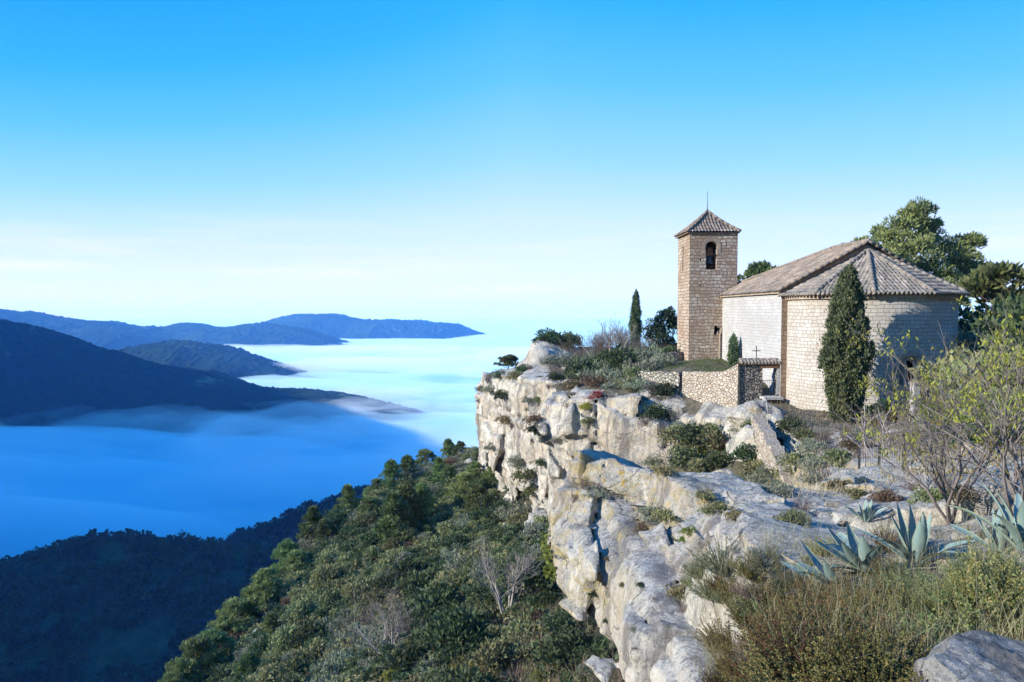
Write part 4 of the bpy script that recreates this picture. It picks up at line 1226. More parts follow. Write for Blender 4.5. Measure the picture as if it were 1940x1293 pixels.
SH_DARK = [proto('dark_shrub', shrub_np(s, 1500, (1, 1, 0.85), 0.15, 0.045, 30, 0.33), L_DARK) for s in (1, 2, 3)]
SH_OLIVE = [proto('olive_shrub', shrub_np(s, 1400, (1, 1, 0.75), 0.15, 0.04, 30, 0.30), L_OLIVE) for s in (4, 5, 6)]
SH_GREY = [proto('grey_shrub', shrub_np(s, 1500, (1, 1, 0.7), 0.14, 0.025, 34, 0.28, 0.7), L_GREY) for s in (7, 8)]
SH_BROWN = [proto('russet_shrub', shrub_np(s, 1300, (1, 1, 0.7), 0.14, 0.03, 30, 0.30, 0.5), L_BROWN) for s in (9, 10)]
SH_BARE = [proto('bare_shrub', bare_np(s, 15, 0.48, 0.016, 3), L_TWIG) for s in (11, 12)]
SH_TWIG = [proto('twiggy_shrub', bare_np(s, 26, 0.40, 0.014, 3, 0.75), L_TWIGD) for s in (13, 14)]
SH_RED = [proto('red_shrub', shrub_np(15, 500, (1, 1, 0.8), 0.16, 0.05, 14, 0.36), L_RED)]
SH_YEL = [proto('yellow_shrub', shrub_np(s, 1500, (1, 1, 0.7), 0.13, 0.035, 40, 0.26, 0.6), L_YELLOW) for s in (16, 17)]
SH_BRI = [proto('fresh_shrub', shrub_np(s, 1300, (1, 1, 0.7), 0.13, 0.04, 34, 0.26, 0.5), L_BRIGHT) for s in (18,)]

def pine_np(seed, h=1.0, width=0.36, n=2600, clumps=44, needle=0.05, top=0.5, lean=0.0, base=0.18, open_=0.0):
    """crown of needle tufts for a pine of height h: broad below, uneven, open"""
    rng = np.random.default_rng(seed)
    t = rng.uniform(0, 1, clumps) ** 0.8
    z = base + (1 - base) * t
    prof = width * (np.clip((1 - t) * 1.6, 0, 1) ** top * (0.55 + 0.45 * np.clip(t * 5, 0, 1)))
    a = rng.uniform(0, 2 * np.pi, clumps); rr = prof * rng.uniform(0.45, 1.05, clumps)
    cc = np.stack([np.cos(a) * rr + lean * t, np.sin(a) * rr, z], 1)
    rad = rng.uniform(0.065, 0.125, clumps) * (1.25 - 0.5 * t)
    k = rng.integers(0, clumps, n)
    d = rdir(rng, n); d[:, 2] = np.abs(d[:, 2]) * 0.9 - 0.25; d = unit(d)
    c = cc[k] + d * (rad[k] * rng.uniform(0.5, 1.0, n))[:, None] * np.array([1.15, 1.15, 0.75])
    ld = unit(d + np.array([0, 0, 0.55]) + rdir(rng, n) * 0.5)
    crown = leaf_quads(c, ld, needle * rng.uniform(0.7, 1.5, n), needle * 0.26, rng)
    segs = [(np.array([(0, 0, -0.06), (0.01, 0, 0.3), (lean * .4, 0.01, 0.6), (lean * .9, 0, 0.93)]), np.array([0.028, 0.022, 0.014, 0.004]))]
    for i in range(clumps):
        if rng.random() < 0.7:
            b = np.array([lean * max(0, cc[i, 2] - .25), 0, max(0.08, cc[i, 2] - rr[i] * 0.5)])
            segs.append((np.array([b, (b + cc[i]) / 2 + np.array([0, 0, -0.01]), cc[i]]), np.array([0.009, 0.006, 0.003])))
    return (crown[0] * h, crown[1]), tubes_np([(p * h, r * h) for p, r in segs], 5)
PINES = []
for s, w, tp, nn, cl in ((1, 0.36, 0.75, 5200, 64), (2, 0.44, 0.55, 5600, 70), (3, 0.34, 0.9, 4600, 56), (4, 0.52, 0.45, 5800, 70)):
    c, t = pine_np(s, 1.0, w, nn, cl, 0.06, tp, base=0.06)
    PINES.append((proto('pine_crown', c, L_PINE), proto('pine_trunk', t, B_PINE)))
def tree(name, meshes, loc, scale, rz, label, category, group=None, names=('crown', 'trunk'), sx=1.0, lean=(0, 0)):
    root = bpy.data.objects.new(name, None); COL.objects.link(root); root.empty_display_size = 0.2
    root.location = loc; root.scale = (scale * sx, scale * sx, scale); root.rotation_euler = (lean[0], lean[1], rz)
    thing(root, label, category, group)
    for me, nm in zip(meshes, names):
        key = 'part' + nm + me.name
        if key in _used: o = _used[key].copy(); o.name = nm
        else: o = bpy.data.objects.new(nm, me); _used[key] = o
        COL.objects.link(o); o.parent = root
    return root

RNG = random.Random(11)
def at(px, py, Y=None, sink=0.0):
    if Y is None:
        h, n = hit(px, py)
        if h is None: return None
        return Vector((h.x, h.y, h.z - sink))
    p = P(px, py, Y); g = ground(p.x, p.y)
    return Vector((p.x, p.y, (g if g is not None else p.z) - sink))

# ---- pines on the slope under the cliff: (x, y of the foot, height in m, shape, distance or None)
G_PINE = 'pines on the slope below the cliff'
PINE_SPOTS = [(850, 876, 5.0, 2, 108), (872, 884, 3.2, 1, 104), (806, 912, 4.6, 3, 103), (772, 926, 5.2, 0, 98), (742, 944, 5.4, 0, 95), (715, 938, 3.6, 3, 96), (697, 945, 3.0, 1, 95), (660, 986, 5.0, 2, 88), (640, 1000, 3.0, 1, 86),
              (594, 1042, 5.6, 2, 83), (615, 1050, 3.4, 1, 80), (545, 1100, 4.8, 1, 76), (562, 1112, 3.6, 3, 74), (505, 1165, 5.2, 1, 68), (478, 1168, 4.2, 3, 68), (446, 1186, 4.8, 3, 66), (425, 1190, 4.0, 0, 65), (400, 1235, 4.8, 3, 60), (372, 1262, 5.2, 3, 57), (350, 1285, 5.0, 1, 55),
              (335, 1330, 4.4, 1, 54), (318, 1330, 3.8, 0, 56), (515, 1222, 2.8, 0, 58), (470, 1275, 2.6, 1, 50), (770, 1030, 6.0, 0, 70), (748, 1040, 6.2, 2, 68), (800, 1022, 5.0, 0, 72), (832, 948, 4.2, 2, 92), (850, 960, 3.2, 1, 88), (700, 1008, 3.0, 3, 80), (900, 925, 3.4, 1, 84), (880, 980, 4.0, 3, 76), (905, 1010, 3.4, 1, 70), (930, 960, 3.0, 1, 78)]
for i, (px, py, h, s, Y) in enumerate(PINE_SPOTS):
    p = at(px, py, Y, 0.15)
    tree('pine_tree', PINES[s], p, h * .84, RNG.uniform(0, 6.28), ('slender pointed green pine on the scrubby slope', 'bushy round-topped green pine on the scrubby slope', 'tall narrow pine standing on the skyline of the slope', 'broad spreading pine on the scrubby slope')[s if s != 2 else 2] if s != 2 else 'narrow dark-trunked pine on the scrubby slope', 'tree', G_PINE)

# ---- shrubs over the slope: the nearest ones single, the rest as undergrowth
def visible(p):
    v = p.normalized(); d = p.length
    h = LAND.ray_cast(Vector((0, 0, 0)), v)
    return h[0] is None or h[3] > d - 1.2
def to_px(p):
    y = p.y * CP - p.z * SP; z = p.y * SP + p.z * CP
    return 970 + F * p.x / y, 646.5 - F * z / y
cand = []
rr = random.Random(3)
for i in range(14000):
    x, y = rr.uniform(-44, 8), rr.uniform(18, 124)
    if plan_sd(np.array([x]), np.array([y]))[0] < 0.3: continue
    z = float(slope_z(np.array([[x]]), np.array([[y]]))[0, 0])
    p = Vector((x, y, z + 0.6)); px, py = to_px(p)
    if not (240 < px < 1330 and py < 1330): continue
    if y < 33 and x > -1.5 and rr.random() < 0.75: continue
    if not visible(p): continue
    p.z -= 0.6
    cand.append(p)
keep = []
for p in cand:
    r = 0.6 + rr.random() ** 2.5 * 1.35
    if all((p - q).xy.length > (r + s) * 0.52 for q, s in keep): keep.append((p, r))
keep.sort(key=lambda a: -a[1] / a[0].length)
KINDS = [(SH_DARK, 'dark green rounded shrub on the slope under the cliff', 48), (SH_OLIVE, 'olive green shrub on the slope under the cliff', 34), (SH_GREY, 'grey-green feathery shrub on the slope under the cliff', 8),
         (SH_BROWN, 'russet brown shrub on the slope under the cliff', 3), (SH_TWIG, 'leafless brown twiggy shrub on the slope under the cliff', 3)]
bag = [k for k in KINDS for _ in range(k[2])]
NS = 150
stuff = {}
for i, (p, r) in enumerate(keep):
    # kinds grow in patches
    v = float(vnoise(np.array([[p.x / 7, p.y / 7, 3.0]]))[0])
    kd = KINDS[min(2, int(max(0, (v - 0.22) / 0.56) * 3))] if rr.random() < 0.35 else rr.choice(bag)
    me = rr.choice(kd[0])
    if i < NS:
        plant(me, 'shrub', p - Vector((0, 0, 0.15)), r, rr.uniform(0, 6.28), kd[1], 'shrub', 'shrubs on the slope below the cliff', sq=rr.uniform(0.8, 1.25))
    else: stuff.setdefault(me.name, []).append((p, r, rr.uniform(0, 6.28), me))
def scatter(name, items, keepq=0.45):
    """many small plants as one mass"""
    V, Fq, n = [], [], 0
    cache = {}
    for p, r, a, me in items:
        if me.name not in cache:
            co = np.empty(len(me.vertices) * 3, np.float32); me.vertices.foreach_get('co', co); cache[me.name] = co.reshape(-1, 4, 3)
        q = cache[me.name]
        step = max(1, int(round(1 / keepq))); q = q[int(a * 100) % step::step]
        c, s = math.cos(a), math.sin(a)
        ctr = q.mean(1, keepdims=True); q = ctr + (q - ctr) * (1.0 / keepq) ** 0.5
        v = q.reshape(-1, 3) @ np.array([[c, s, 0], [-s, c, 0], [0, 0, 1]]) * r + np.array(p)
        V.append(v); Fq.append(np.arange(len(v)).reshape(-1, 4) + n); n += len(v)
    me = np_mesh(name, np.concatenate(V), np.concatenate(Fq)); me.materials.append(items[0][3].materials[0])
    return pset(new_obj(name, me), kind='stuff')
byM = {}
for nm, it in stuff.items(): byM.setdefault(it[0][3].materials[0].name, []).extend(it)
for nm, it in byM.items():
    tw = 'twigs' in nm
    if tw: it = [(p, r, a, rr.choice(SH_BROWN)) for p, r, a, m in it]
    scatter('undergrowth', it)
# low ground cover between them
it = []
for i in range(5200):
    p = rr.choice(cand)
    q = Vector((p.x + rr.gauss(0, .8), p.y + rr.gauss(0, .8), 0))
    if plan_sd(np.array([q.x]), np.array([q.y]))[0] < 0.5: continue
    q.z = float(slope_z(np.array([[q.x]]), np.array([[q.y]]))[0, 0]) - 0.1
    it.append((q, rr.uniform(0.25, 0.65), rr.uniform(0, 6.28), rr.choice(SH_OLIVE + SH_OLIVE + SH_DARK + SH_DARK + SH_GREY[:1])))
groups = {}
for a in it: groups.setdefault(a[3].materials[0].name, []).append(a)
for nm, g in groups.items(): scatter('ground_cover', g, 0.07)

def grass(name, spots, mat, h=(0.25, 0.6), per=26, spread=0.22, w=0.008, seed=2):
    rng = np.random.default_rng(seed); P0 = np.array([tuple(s) for s in spots], float); n = len(P0) * per
    c = np.repeat(P0, per, 0) + rng.normal(size=(n, 3)) * np.array([spread, spread, 0])
    d = unit(rng.normal(size=(n, 3)) * np.array([.38, .38, 0]) + np.array([0.06, 0, 1])); H = rng.uniform(*h, n)[:, None]
    s = unit(np.cross(d, rdir(rng, n))) * w
    bend = rng.normal(size=(n, 3)) * np.array([.14, .14, 0]) * H
    v = np.stack([c - s, c + s, c + d * H * .6 + s * .6, c + d * H + bend, c + d * H * .6 - s * .6], 1)
    V = v.reshape(-1, 3); i = np.arange(n)[:, None] * 5
    me = np_mesh(name, V, [tuple(q) for q in np.concatenate([i, i + 1, i + 2, i + 4], 1)] + [tuple(q) for q in np.concatenate([i + 4, i + 2, i + 3], 1)]); me.materials.append(mat)
    return pset(new_obj(name, me), kind='stuff')
sp = []
while len(sp) < 900:
    px, py = rr.uniform(820, 1240), rr.uniform(1150, 1320)
    h, nn_ = hit(px, py)
    if h is not None and h.y > 21 and nn_.z > .5 and abs(h.z - float(slope_z(np.array([[h.x]]), np.array([[h.y]]))[0, 0])) < .8: sp.append(h)
    elif rr.random() < 0.02: break
grass('grass', sp[:len(sp) // 3], L_GRASS, (0.3, 0.7), 30, 0.3, 0.014, 4)
grass('dry_grass', sp[len(sp) // 3:], L_STRAW, (0.4, 0.95), 22, 0.3, 0.012, 5)

# ------------------------------------------------------------------ cypresses, big pine, trees round the church
def cypress_np(seed, h, r, n, sprays=170, low=0.35, L=0.16):
    """closed column of upright sprays, widest a third of the way up"""
    rng = np.random.default_rng(seed)
    def prof(t): return r * np.where(t < low, 0.42 + 0.58 * np.sin(np.clip(t / low, 0, 1) * np.pi / 2), np.clip(1 - ((t - low) / (1.02 - low)) ** 2.3, 0.0, 1))
    t = rng.uniform(0.01, 0.97, sprays); a = rng.uniform(0, 2 * np.pi, sprays)
    lump = 0.70 + 0.50 * vnoise(np.stack([np.cos(a) * 1.6 + 5, np.sin(a) * 1.6 + 5, t * 5], 1), seed)
    rr_ = prof(t) * lump * rng.uniform(0.74, 1.12, sprays)
    base = np.stack([np.cos(a) * rr_, np.sin(a) * rr_, t * h], 1)
    k = rng.integers(0, sprays, n); q = rng.uniform(0, 1, n)
    out = np.stack([np.cos(a), np.sin(a), np.zeros(sprays)], 1)
    sl = (0.65 + 0.4 * rng.uniform(0, 1, sprays)) * (0.6 + 0.5 * (1 - t))
    c = base[k] + np.array([0, 0, 1]) * (q * sl[k])[:, None] + out[k] * (0.10 * np.sin(q * 2.6) - 0.16 * q)[:, None] + rng.normal(size=(n, 3)) * (0.10 * (1.15 - q))[:, None] * np.array([1, 1, 0.5])
    d = unit(np.array([0, 0, 1.3]) + out[k] * 0.45 + rdir(rng, n) * 0.75)
    c2 = rng.uniform(0.02, 0.96, n // 4); a2 = rng.uniform(0, 6.28, n // 4)
    ic = np.stack([np.cos(a2) * prof(c2) * .75, np.sin(a2) * prof(c2) * .75, c2 * h], 1)
    return join([leaf_quads(c, d, L * rng.uniform(0.6, 1.4, n), L * 0.24, rng), leaf_quads(ic, rdir(rng, n // 4), 0.3, 0.09, rng)])
def trunk_np(h, r): return tubes_np([(np.array([(0, 0, -0.5), (0.02, 0, h * .3), (0, 0.02, h * .75)]), np.array([r, r * .8, r * .3]))], 7)
p = P(1601, 800, 36.6); p.z = ground(p.x, p.y) - 0.1
hc = P(1606, 503, 36.6).z - p.z
tree('cypress_tree', [proto('cypress_crown', cypress_np(7, hc - .35, 1.14, 30000, 360, 0.36), L_CYP), proto('cypress_trunk', trunk_np(hc, 0.2), B_PINE)], p, 1, 0.4,
     'big dark green cypress standing in front of the church apse', 'tree')
p = P(1204, 640, 66); p.z = min(ground(p.x, p.y), p.z - 1.0)
hc = P(1203, 549, 66).z - p.z
tree('cypress_tree', [proto('cypress_crown', cypress_np(8, hc - .3, 0.50, 6000, 130, 0.35, 0.13), L_CYP), proto('cypress_trunk', trunk_np(hc, 0.12), B_PINE)], p, 1, 0,
     'slim pencil cypress standing alone left of the bell tower', 'tree')
p = Vector((16.45, 50.6, ground(16.45, 50.6)))
hc = P(1385, 640, 50.6).z - p.z
tree('cypress_tree', [proto('cypress_crown', cypress_np(9, hc - .2, 0.30, 2500, 70, 0.3, 0.13), L_CYP), proto('cypress_trunk', trunk_np(hc, 0.05), B_PINE)], p, 1, 0,
     'short slim young cypress against the pale nave wall', 'tree')

def lobed_crown(seed, lobes, n, L, W, per=14):
    """crown from foliage lobes (x, y, z, r): each lobe is made of many tufts"""
    rng = np.random.default_rng(seed); C, Rr = [], []
    for x, y, z, r in lobes:
        d = rdir(rng, per); d[:, 2] = np.where(d[:, 2] < -.4, -d[:, 2], d[:, 2])
        C.append(np.array([x, y, z]) + d * r * rng.uniform(.45, 1.0, (per, 1))); Rr.append(np.full(per, r) * rng.uniform(0.22, 0.42, per))
    C = np.concatenate(C); Rr = np.concatenate(Rr)
    k = rng.integers(0, len(C), n); d = rdir(rng, n); d[:, 2] = np.where(d[:, 2] < -.3, -d[:, 2] * .5, d[:, 2]); d = unit(d)
    c = C[k] + d * (Rr[k] * rng.uniform(.6, 1.05, n))[:, None]
    return leaf_quads(c, unit(d + rdir(rng, n) * .7 + np.array([0, 0, .45])), L * rng.uniform(.6, 1.5, n), W, rng)
# the big pine behind the church
BP = Vector((33.5, 62.0, -4.5))
def lp(px, py, Y, r): q = P(px, py, Y) - BP; return (q.x - .5, q.y, q.z - 1.0, r * .8)
lob = [lp(1752, 400, 62, 1.9), lp(1725, 425, 61, 2.0), lp(1690, 445, 62, 2.0), lp(1705, 480, 60, 2.2), lp(1770, 435, 63, 2.0), lp(1745, 470, 60, 2.3), lp(1790, 470, 62, 2.1), lp(1760, 510, 61, 2.3), lp(1800, 520, 60, 2.0),
       lp(1715, 515, 62, 2.2), lp(1846, 448, 62, 1.4), lp(1840, 485, 61, 1.8), lp(1835, 525, 62, 1.7), lp(1855, 500, 63, 1.3), lp(1640, 455, 62, 1.3), lp(1665, 470, 61, 1.6), lp(1612, 462, 63, 0.9), lp(1655, 500, 62, 1.6), lp(1740, 388, 63, 1.0), lp(1820, 555, 61, 1.2)]
cr_ = lobed_crown(5, lob, 42000, 0.34, 0.055, 26)
sg = [(np.array([(0, 0, -1), (0.3, 0, 3), (0.2, 0.2, 6), (1.5, 0, 9)]), np.array([.42, .36, .28, .12]))]
for x, y, z, r in lob: sg.append((np.array([(0.3, 0.1, min(8, max(3, z - 5))), ((x + .3) / 2, y / 2, z - 2.2), (x, y, z)]), np.array([.16, .10, .04])))
tree('pine_tree', [proto('pine_crown', cr_, L_PINE), proto('pine_trunk', tubes_np(sg, 6), B_PINE)], BP, 1, 0, 'very large green pine with several crowns rising behind the church roof', 'tree')
p = P(1890, 610, 45); p.z = -5.5
c, t = pine_np(12, 1.0, 0.40, 6000, 60, 0.055, 0.6, 0.06, 0.25)
tree('pine_tree', [proto('pine_crown', c, L_PINE), proto('pine_trunk', t, B_PINE)], p, P(1890, 512, 45).z + 5.5, 1.0, 'small leaning pine at the right edge below the big pine', 'tree')
p = P(1442, 530, 75); p.z = -4.5
c, t = pine_np(13, 1.0, 0.20, 3500, 30, 0.05, 0.4, 0.0, 0.62)
tree('pine_tree', [proto('pine_crown', c, L_PINE), proto('pine_trunk', t, B_PINE)], p, P(1442, 509, 75).z + 4.5, 1.0, 'distant pine showing its dark top over the nave roof', 'tree')
# the lone little pine on the cliff edge
p = at(963, 706, 84)
c, t = pine_np(14, 1.0, 0.42, 5000, 40, 0.07, 0.35, 0.0, 0.48)
tree('pine_tree', [proto('pine_crown', c, L_PINE), proto('pine_trunk', t, B_PINE)], Vector((p.x, p.y, p.z - .1)), P(963, 674, 84).z - p.z, 0.5, 'tiny lone umbrella pine at the far tip of the cliff', 'tree', sx=1.35)
# holm oak against the tower
p = P(1256, 660, 67); p.z = -4.6
cr_ = lobed_crown(6, [(0, 0, 3.0, 1.4), (-.8, 0, 2.3, 1.2), (.9, 0, 2.4, 1.3), (0.3, 0, 4.0, 1.0), (-.2, -.8, 1.5, 1.2), (1.2, 0.3, 3.2, 1.0)], 9000, 0.16, 0.05, 20)
tree('oak_tree', [proto('oak_crown', cr_, L_DARK), proto('oak_trunk', trunk_np(3.2, .16), B_PINE)], p, 1.0, 0, 'dense round dark evergreen oak beside the left side of the tower', 'tree')

# leafless trees
def bare_tree(name, p, h, seed, label, mat, stems=3, rad=0.07, depth=4, spread=0.55):
    segs = []
    rng = np.random.default_rng(seed)
    for s in range(stems):
        branches(seed * 7 + s, (rng.normal() * .1, rng.normal() * .1, -0.1), (rng.normal() * .35, rng.normal() * .35, 1), h * 0.36, rad, depth, spread, (3, 4), 0.12, segs=segs)
    tr = [x for x in segs if x[1][0] > rad * 0.5]; tw = [x for x in segs if x[1][0] <= rad * 0.5]
    return tree(name, [proto(name + '_twigs', tubes_np(tw, 3), mat), proto(name + '_trunk', tubes_np(tr, 6), B_PALE)], p, 1, 0, label, 'tree', names=('twigs', 'trunk'))
bare_tree('bare_tree', at(1160, 690, 62, .1), 5.6, 3, 'leafless pale-branched tree on the cliff top left of the slim cypress', L_TWIG, 4, 0.09)
bare_tree('bare_tree', at(962, 1165, 36, .1), 4.6, 4, 'leafless grey tree at the foot of the cliff beside the bright ivy', L_TWIG, 4, 0.08)
bare_tree('bare_tree', at(735, 1190, 38, .1), 4.6, 9, 'leafless silvery tree rising from the dark thicket on the slope', L_TWIG, 5, 0.06)
bare_tree('bare_tree', at(1272, 800, 42, .1), 2.4, 5, 'small leafless tree in the gully below the grey terrace wall', L_TWIG, 4, 0.04)

# ---- shrubs placed where the photograph shows them on the rocks: (x, y, width in px, kind)
K = {'d': (SH_DARK, 'dark green shrub'), 'o': (SH_OLIVE, 'olive green shrub'), 'g': (SH_GREY, 'grey-green shrub'), 'b': (SH_BROWN, 'russet shrub'), 't': (SH_TWIG, 'brown leafless shrub'),
     'w': (SH_BARE, 'pale leafless shrub'), 'y': (SH_YEL, 'yellow-leaved shrub'), 'f': (SH_BRI, 'fresh green shrub'), 'r': (SH_RED, 'red-leaved shrub')}
def put(lst, where, group, sink=0.25, grow=1.35):
    for px, py, w, kd in lst:
        h, nrm = hit(px, py)
        if h is None: continue
        r = max(0.08, w * 0.5 * h.y / F) * grow
        sr, lb = K[kd]
        plant(rr.choice(sr), 'shrub', h - Vector((0, 0, r * sink)), r, rr.uniform(0, 6.28), lb + ' ' + where, 'shrub', group, sq=rr.uniform(.85, 1.15))
put([(905, 722, 26, 'g'), (925, 722, 26, 't'), (948, 716, 26, 'd'), (978, 718, 30, 'o'), (992, 704, 24, 'd'), (930, 742, 30, 'g'), (955, 752, 34, 'd'), (965, 775, 30, 't'), (915, 740, 22, 'b'), (1005, 700, 20, 't')],
    'on the far tip of the cliff top', 'shrubs on the far tip of the cliff')
put([(960, 800, 40, 'b'), (985, 790, 26, 't'), (1015, 800, 36, 'b'), (1012, 820, 30, 'd'), (935, 850, 28, 'g'), (945, 870, 30, 't'), (985, 880, 40, 'g'), (1000, 905, 44, 'o'), (985, 930, 44, 'd'), (1010, 935, 34, 'o'), (1028, 880, 22, 'd'), (960, 960, 36, 'd'),
     (975, 990, 30, 'o'), (1000, 960, 34, 'g'), (1020, 760, 22, 'o'), (1000, 760, 20, 'g'), (1075, 770, 24, 't'), (1040, 735, 26, 't'), (1052, 720, 24, 'd'), (1030, 1000, 26, 'd'), (945, 915, 26, 'd')],
    'clinging to the far cliff face', 'shrubs on the far cliff face')
put([(1042, 648, 34, 'd'), (1062, 640, 40, 'd'), (1085, 645, 36, 'd'), (1075, 665, 44, 't'), (1060, 690, 40, 'g'), (1050, 710, 34, 't'), (1085, 690, 44, 'g'), (1075, 715, 40, 't'), (1105, 680, 50, 't'), (1120, 700, 50, 'g'), (1105, 715, 44, 'd'), (1140, 720, 50, 'g'),
     (1150, 690, 56, 't'), (1180, 700, 56, 'd'), (1170, 715, 46, 'g'), (1200, 690, 54, 't'), (1215, 705, 46, 'g'), (1225, 680, 50, 't'), (1240, 660, 44, 't'), (1190, 660, 60, 't'), (1135, 660, 60, 't'), (1230, 645, 40, 'b'), (1265, 665, 40, 'd'), (1250, 690, 34, 'g'),
     (1085, 735, 30, 'b'), (1130, 735, 36, 'b'), (1165, 735, 36, 'g'), (1190, 735, 34, 'o'), (1210, 715, 34, 'o')],
    'on the cliff top left of the tower', 'thicket left of the tower', grow=1.75)
for px, py, Y, r, kd in ((1100, 668, 66, 1.7, 't'), (1130, 655, 66, 1.9, 't'), (1150, 628, 68, 2.6, 't'), (1178, 615, 70, 2.8, 't'), (1185, 645, 64, 2.2, 'w'), (1215, 640, 64, 2.0, 't'), (1238, 612, 70, 2.5, 't'), (1230, 660, 60, 1.7, 'g'), (1260, 655, 61, 1.6, 't'), (1265, 680, 58, 1.3, 'd'), (1120, 690, 60, 1.6, 'g'), (1090, 700, 60, 1.5, 't'), (1150, 690, 58, 1.7, 'd'), (1200, 680, 58, 1.6, 'g'), (1070, 655, 71, 1.5, 'd'), (1050, 640, 73, 1.3, 'd'), (1085, 640, 73, 1.3, 'd'), (1145, 715, 55, 1.4, 'g'), (1180, 712, 55, 1.3, 'd'), (1110, 722, 56, 1.3, 't')):
    p = P(px, py, Y); sr, lb = K[kd]; gz = ground(p.x, p.y)
    plant(rr.choice(sr), 'shrub', Vector((p.x, p.y, gz - .1 if gz > p.z - 2.6 else p.z - 2.0)), r, rr.uniform(0, 6), 'large ' + lb + ' in the thicket left of the tower', 'shrub', 'thicket left of the tower', sq=1.1)
put([(1132, 752, 28, 'r'), (1112, 775, 24, 'y'), (1115, 800, 24, 'o'), (1205, 738, 46, 'g'), (1235, 745, 44, 't'), (1258, 748, 40, 'd'), (1225, 800, 40, 't'), (1245, 790, 46, 'd'), (1255, 815, 50, 't'), (1280, 800, 50, 'w'), (1300, 815, 50, 'g'),
     (1290, 845, 66, 'o'), (1320, 835, 66, 'd'), (1345, 825, 60, 'o'), (1355, 850, 66, 'o'), (1330, 865, 66, 'f'), (1300, 875, 60, 'o'), (1365, 880, 50, 'd'), (1275, 880, 56, 't'), (1245, 880, 44, 'g'), (1255, 900, 40, 'b'), (1335, 890, 54, 'o'), (1375, 850, 40, 'b')],
    'in the gully below the terrace wall', 'shrubs in the gully')
put([(1432, 800, 30, 'o'), (1428, 818, 34, 'd'), (1448, 835, 36, 'f'), (1455, 855, 36, 'o'), (1465, 830, 30, 'g'), (1400, 815, 28, 'g'), (1500, 815, 40, 'd'), (1520, 830, 44, 'o'), (1540, 850, 46, 'g'), (1560, 840, 50, 't'), (1580, 860, 50, 't'), (1520, 880, 60, 'o'), (1550, 890, 56, 'g'),
     (1600, 830, 50, 't'), (1620, 850, 56, 'b'), (1590, 880, 50, 'o'), (1640, 870, 50, 't'), (1500, 895, 40, 'f'), (1640, 830, 44, 'g'), (1655, 790, 70, 'o'), (1670, 800, 60, 'd'), (1690, 805, 50, 'b'), (1620, 800, 30, 'f'), (1560, 775, 26, 'w'), (1545, 770, 22, 'g')],
    'beside the path below the church', 'shrubs beside the footpath')
put([(1108, 925, 54, 't'), (1135, 935, 40, 'g'), (1090, 945, 36, 't'), (1240, 980, 50, 'g'), (1265, 985, 44, 'o'), (1225, 1005, 40, 'b'), (1358, 970, 44, 'o'), (1308, 1010, 30, 'f'), (1296, 1024, 20, 'f'), (1180, 1112, 12, 'o'), (1214, 1110, 14, 'd'), (1240, 1138, 22, 't'), (1120, 1128, 14, 'd'),
     (1150, 1060, 14, 'b'), (1290, 1130, 50, 'b'), (1295, 1160, 40, 't'), (1440, 912, 34, 'g'), (1335, 945, 36, 'o'), (1395, 985, 44, 'b'), (1470, 935, 50, 'g'), (1520, 965, 56, 't'), (1500, 990, 50, 'o'), (1590, 925, 44, 'b'), (1625, 945, 44, 'o'), (1560, 905, 50, 't'), (1540, 915, 40, 'g'), (1680, 950, 50, 'b'), (1730, 930, 50, 't'), (1760, 950, 56, 'o'), (1790, 920, 60, 't'), (1820, 940, 60, 'b'), (1150, 1180, 12, 'd'), (1200, 1195, 16, 'g')],
    'rooted in the near rock face', 'shrubs on the near rock')
for px, py, Y, r, kd in ((1440, 868, 34, 1.0, 'o'), (1468, 852, 33, .9, 'f'), (1420, 838, 36, .9, 'd'), (1452, 888, 31, .9, 'g'), (1490, 880, 30, .7, 'o'), (1410, 800, 38, .6, 'g')):
    p = P(px, py, Y); sr, lb = K[kd]
    plant(rr.choice(sr), 'shrub', Vector((p.x, p.y, (ground(p.x, p.y) or p.z) - .1)), r, rr.uniform(0, 6), lb + ' at the foot of the crumbling path wall', 'shrub', 'shrubs at the foot of the path wall')
put([(868, 1038, 26, 'r'), (673, 1119, 16, 'r'), (612, 1180, 16, 'r'), (880, 1275, 60, 'y'), (930, 1258, 56, 'y'), (1000, 1240, 50, 'o'), (755, 1285, 50, 'y'), (1030, 1285, 40, 'f'), (965, 1285, 50, 'g'), (1080, 1260, 50, 'o'), (1120, 1280, 50, 'g'), (1060, 1215, 40, 'g')],
    'low on the slope under the cliff', 'coloured shrubs on the slope')
put([(760, 1150, 100, 't'), (805, 1120, 80, 'd'), (835, 1165, 100, 'd'), (785, 1205, 110, 't'), (845, 1215, 90, 'd'), (725, 1235, 90, 'g'), (775, 1265, 90, 'd'), (705, 1185, 70, 't'), (735, 1110, 60, 'w'), (900, 1080, 80, 'g'), (920, 1130, 60, 'd'), (870, 1110, 60, 'o')],
    'in the dense thicket low on the slope', 'dense thicket on the slope')
# ivy hanging on the cliff foot
iv = []
rng = np.random.default_rng(3)
for i in range(900):
    t = rng.uniform(0, 1); px = 1020 + 22 * t + rng.normal() * 5; py = 985 + 105 * t + rng.normal() * 5
    h, nrm = hit(px, py)
    if h is not None: iv.append((np.array(h), np.array(nrm)))
if iv:
    c = np.array([a + b * .05 for a, b in iv]); nn_ = np.array([b for a, b in iv])
    cs, ds = np.repeat(c, 5, 0) + rng.normal(size=(len(c) * 5, 3)) * .08, np.repeat(nn_, 5, 0)
    v = leaf_quads(cs, unit(ds * .5 + rdir(rng, len(cs)) + np.array([0, 0, -.3])), 0.15 * rng.uniform(.6, 1.3, len(cs)), 0.055, rng)
    thing(new_obj('ivy', proto('ivy', v, L_BRIGHT)), 'bright yellow-green ivy hanging down the foot of the cliff', 'ivy')

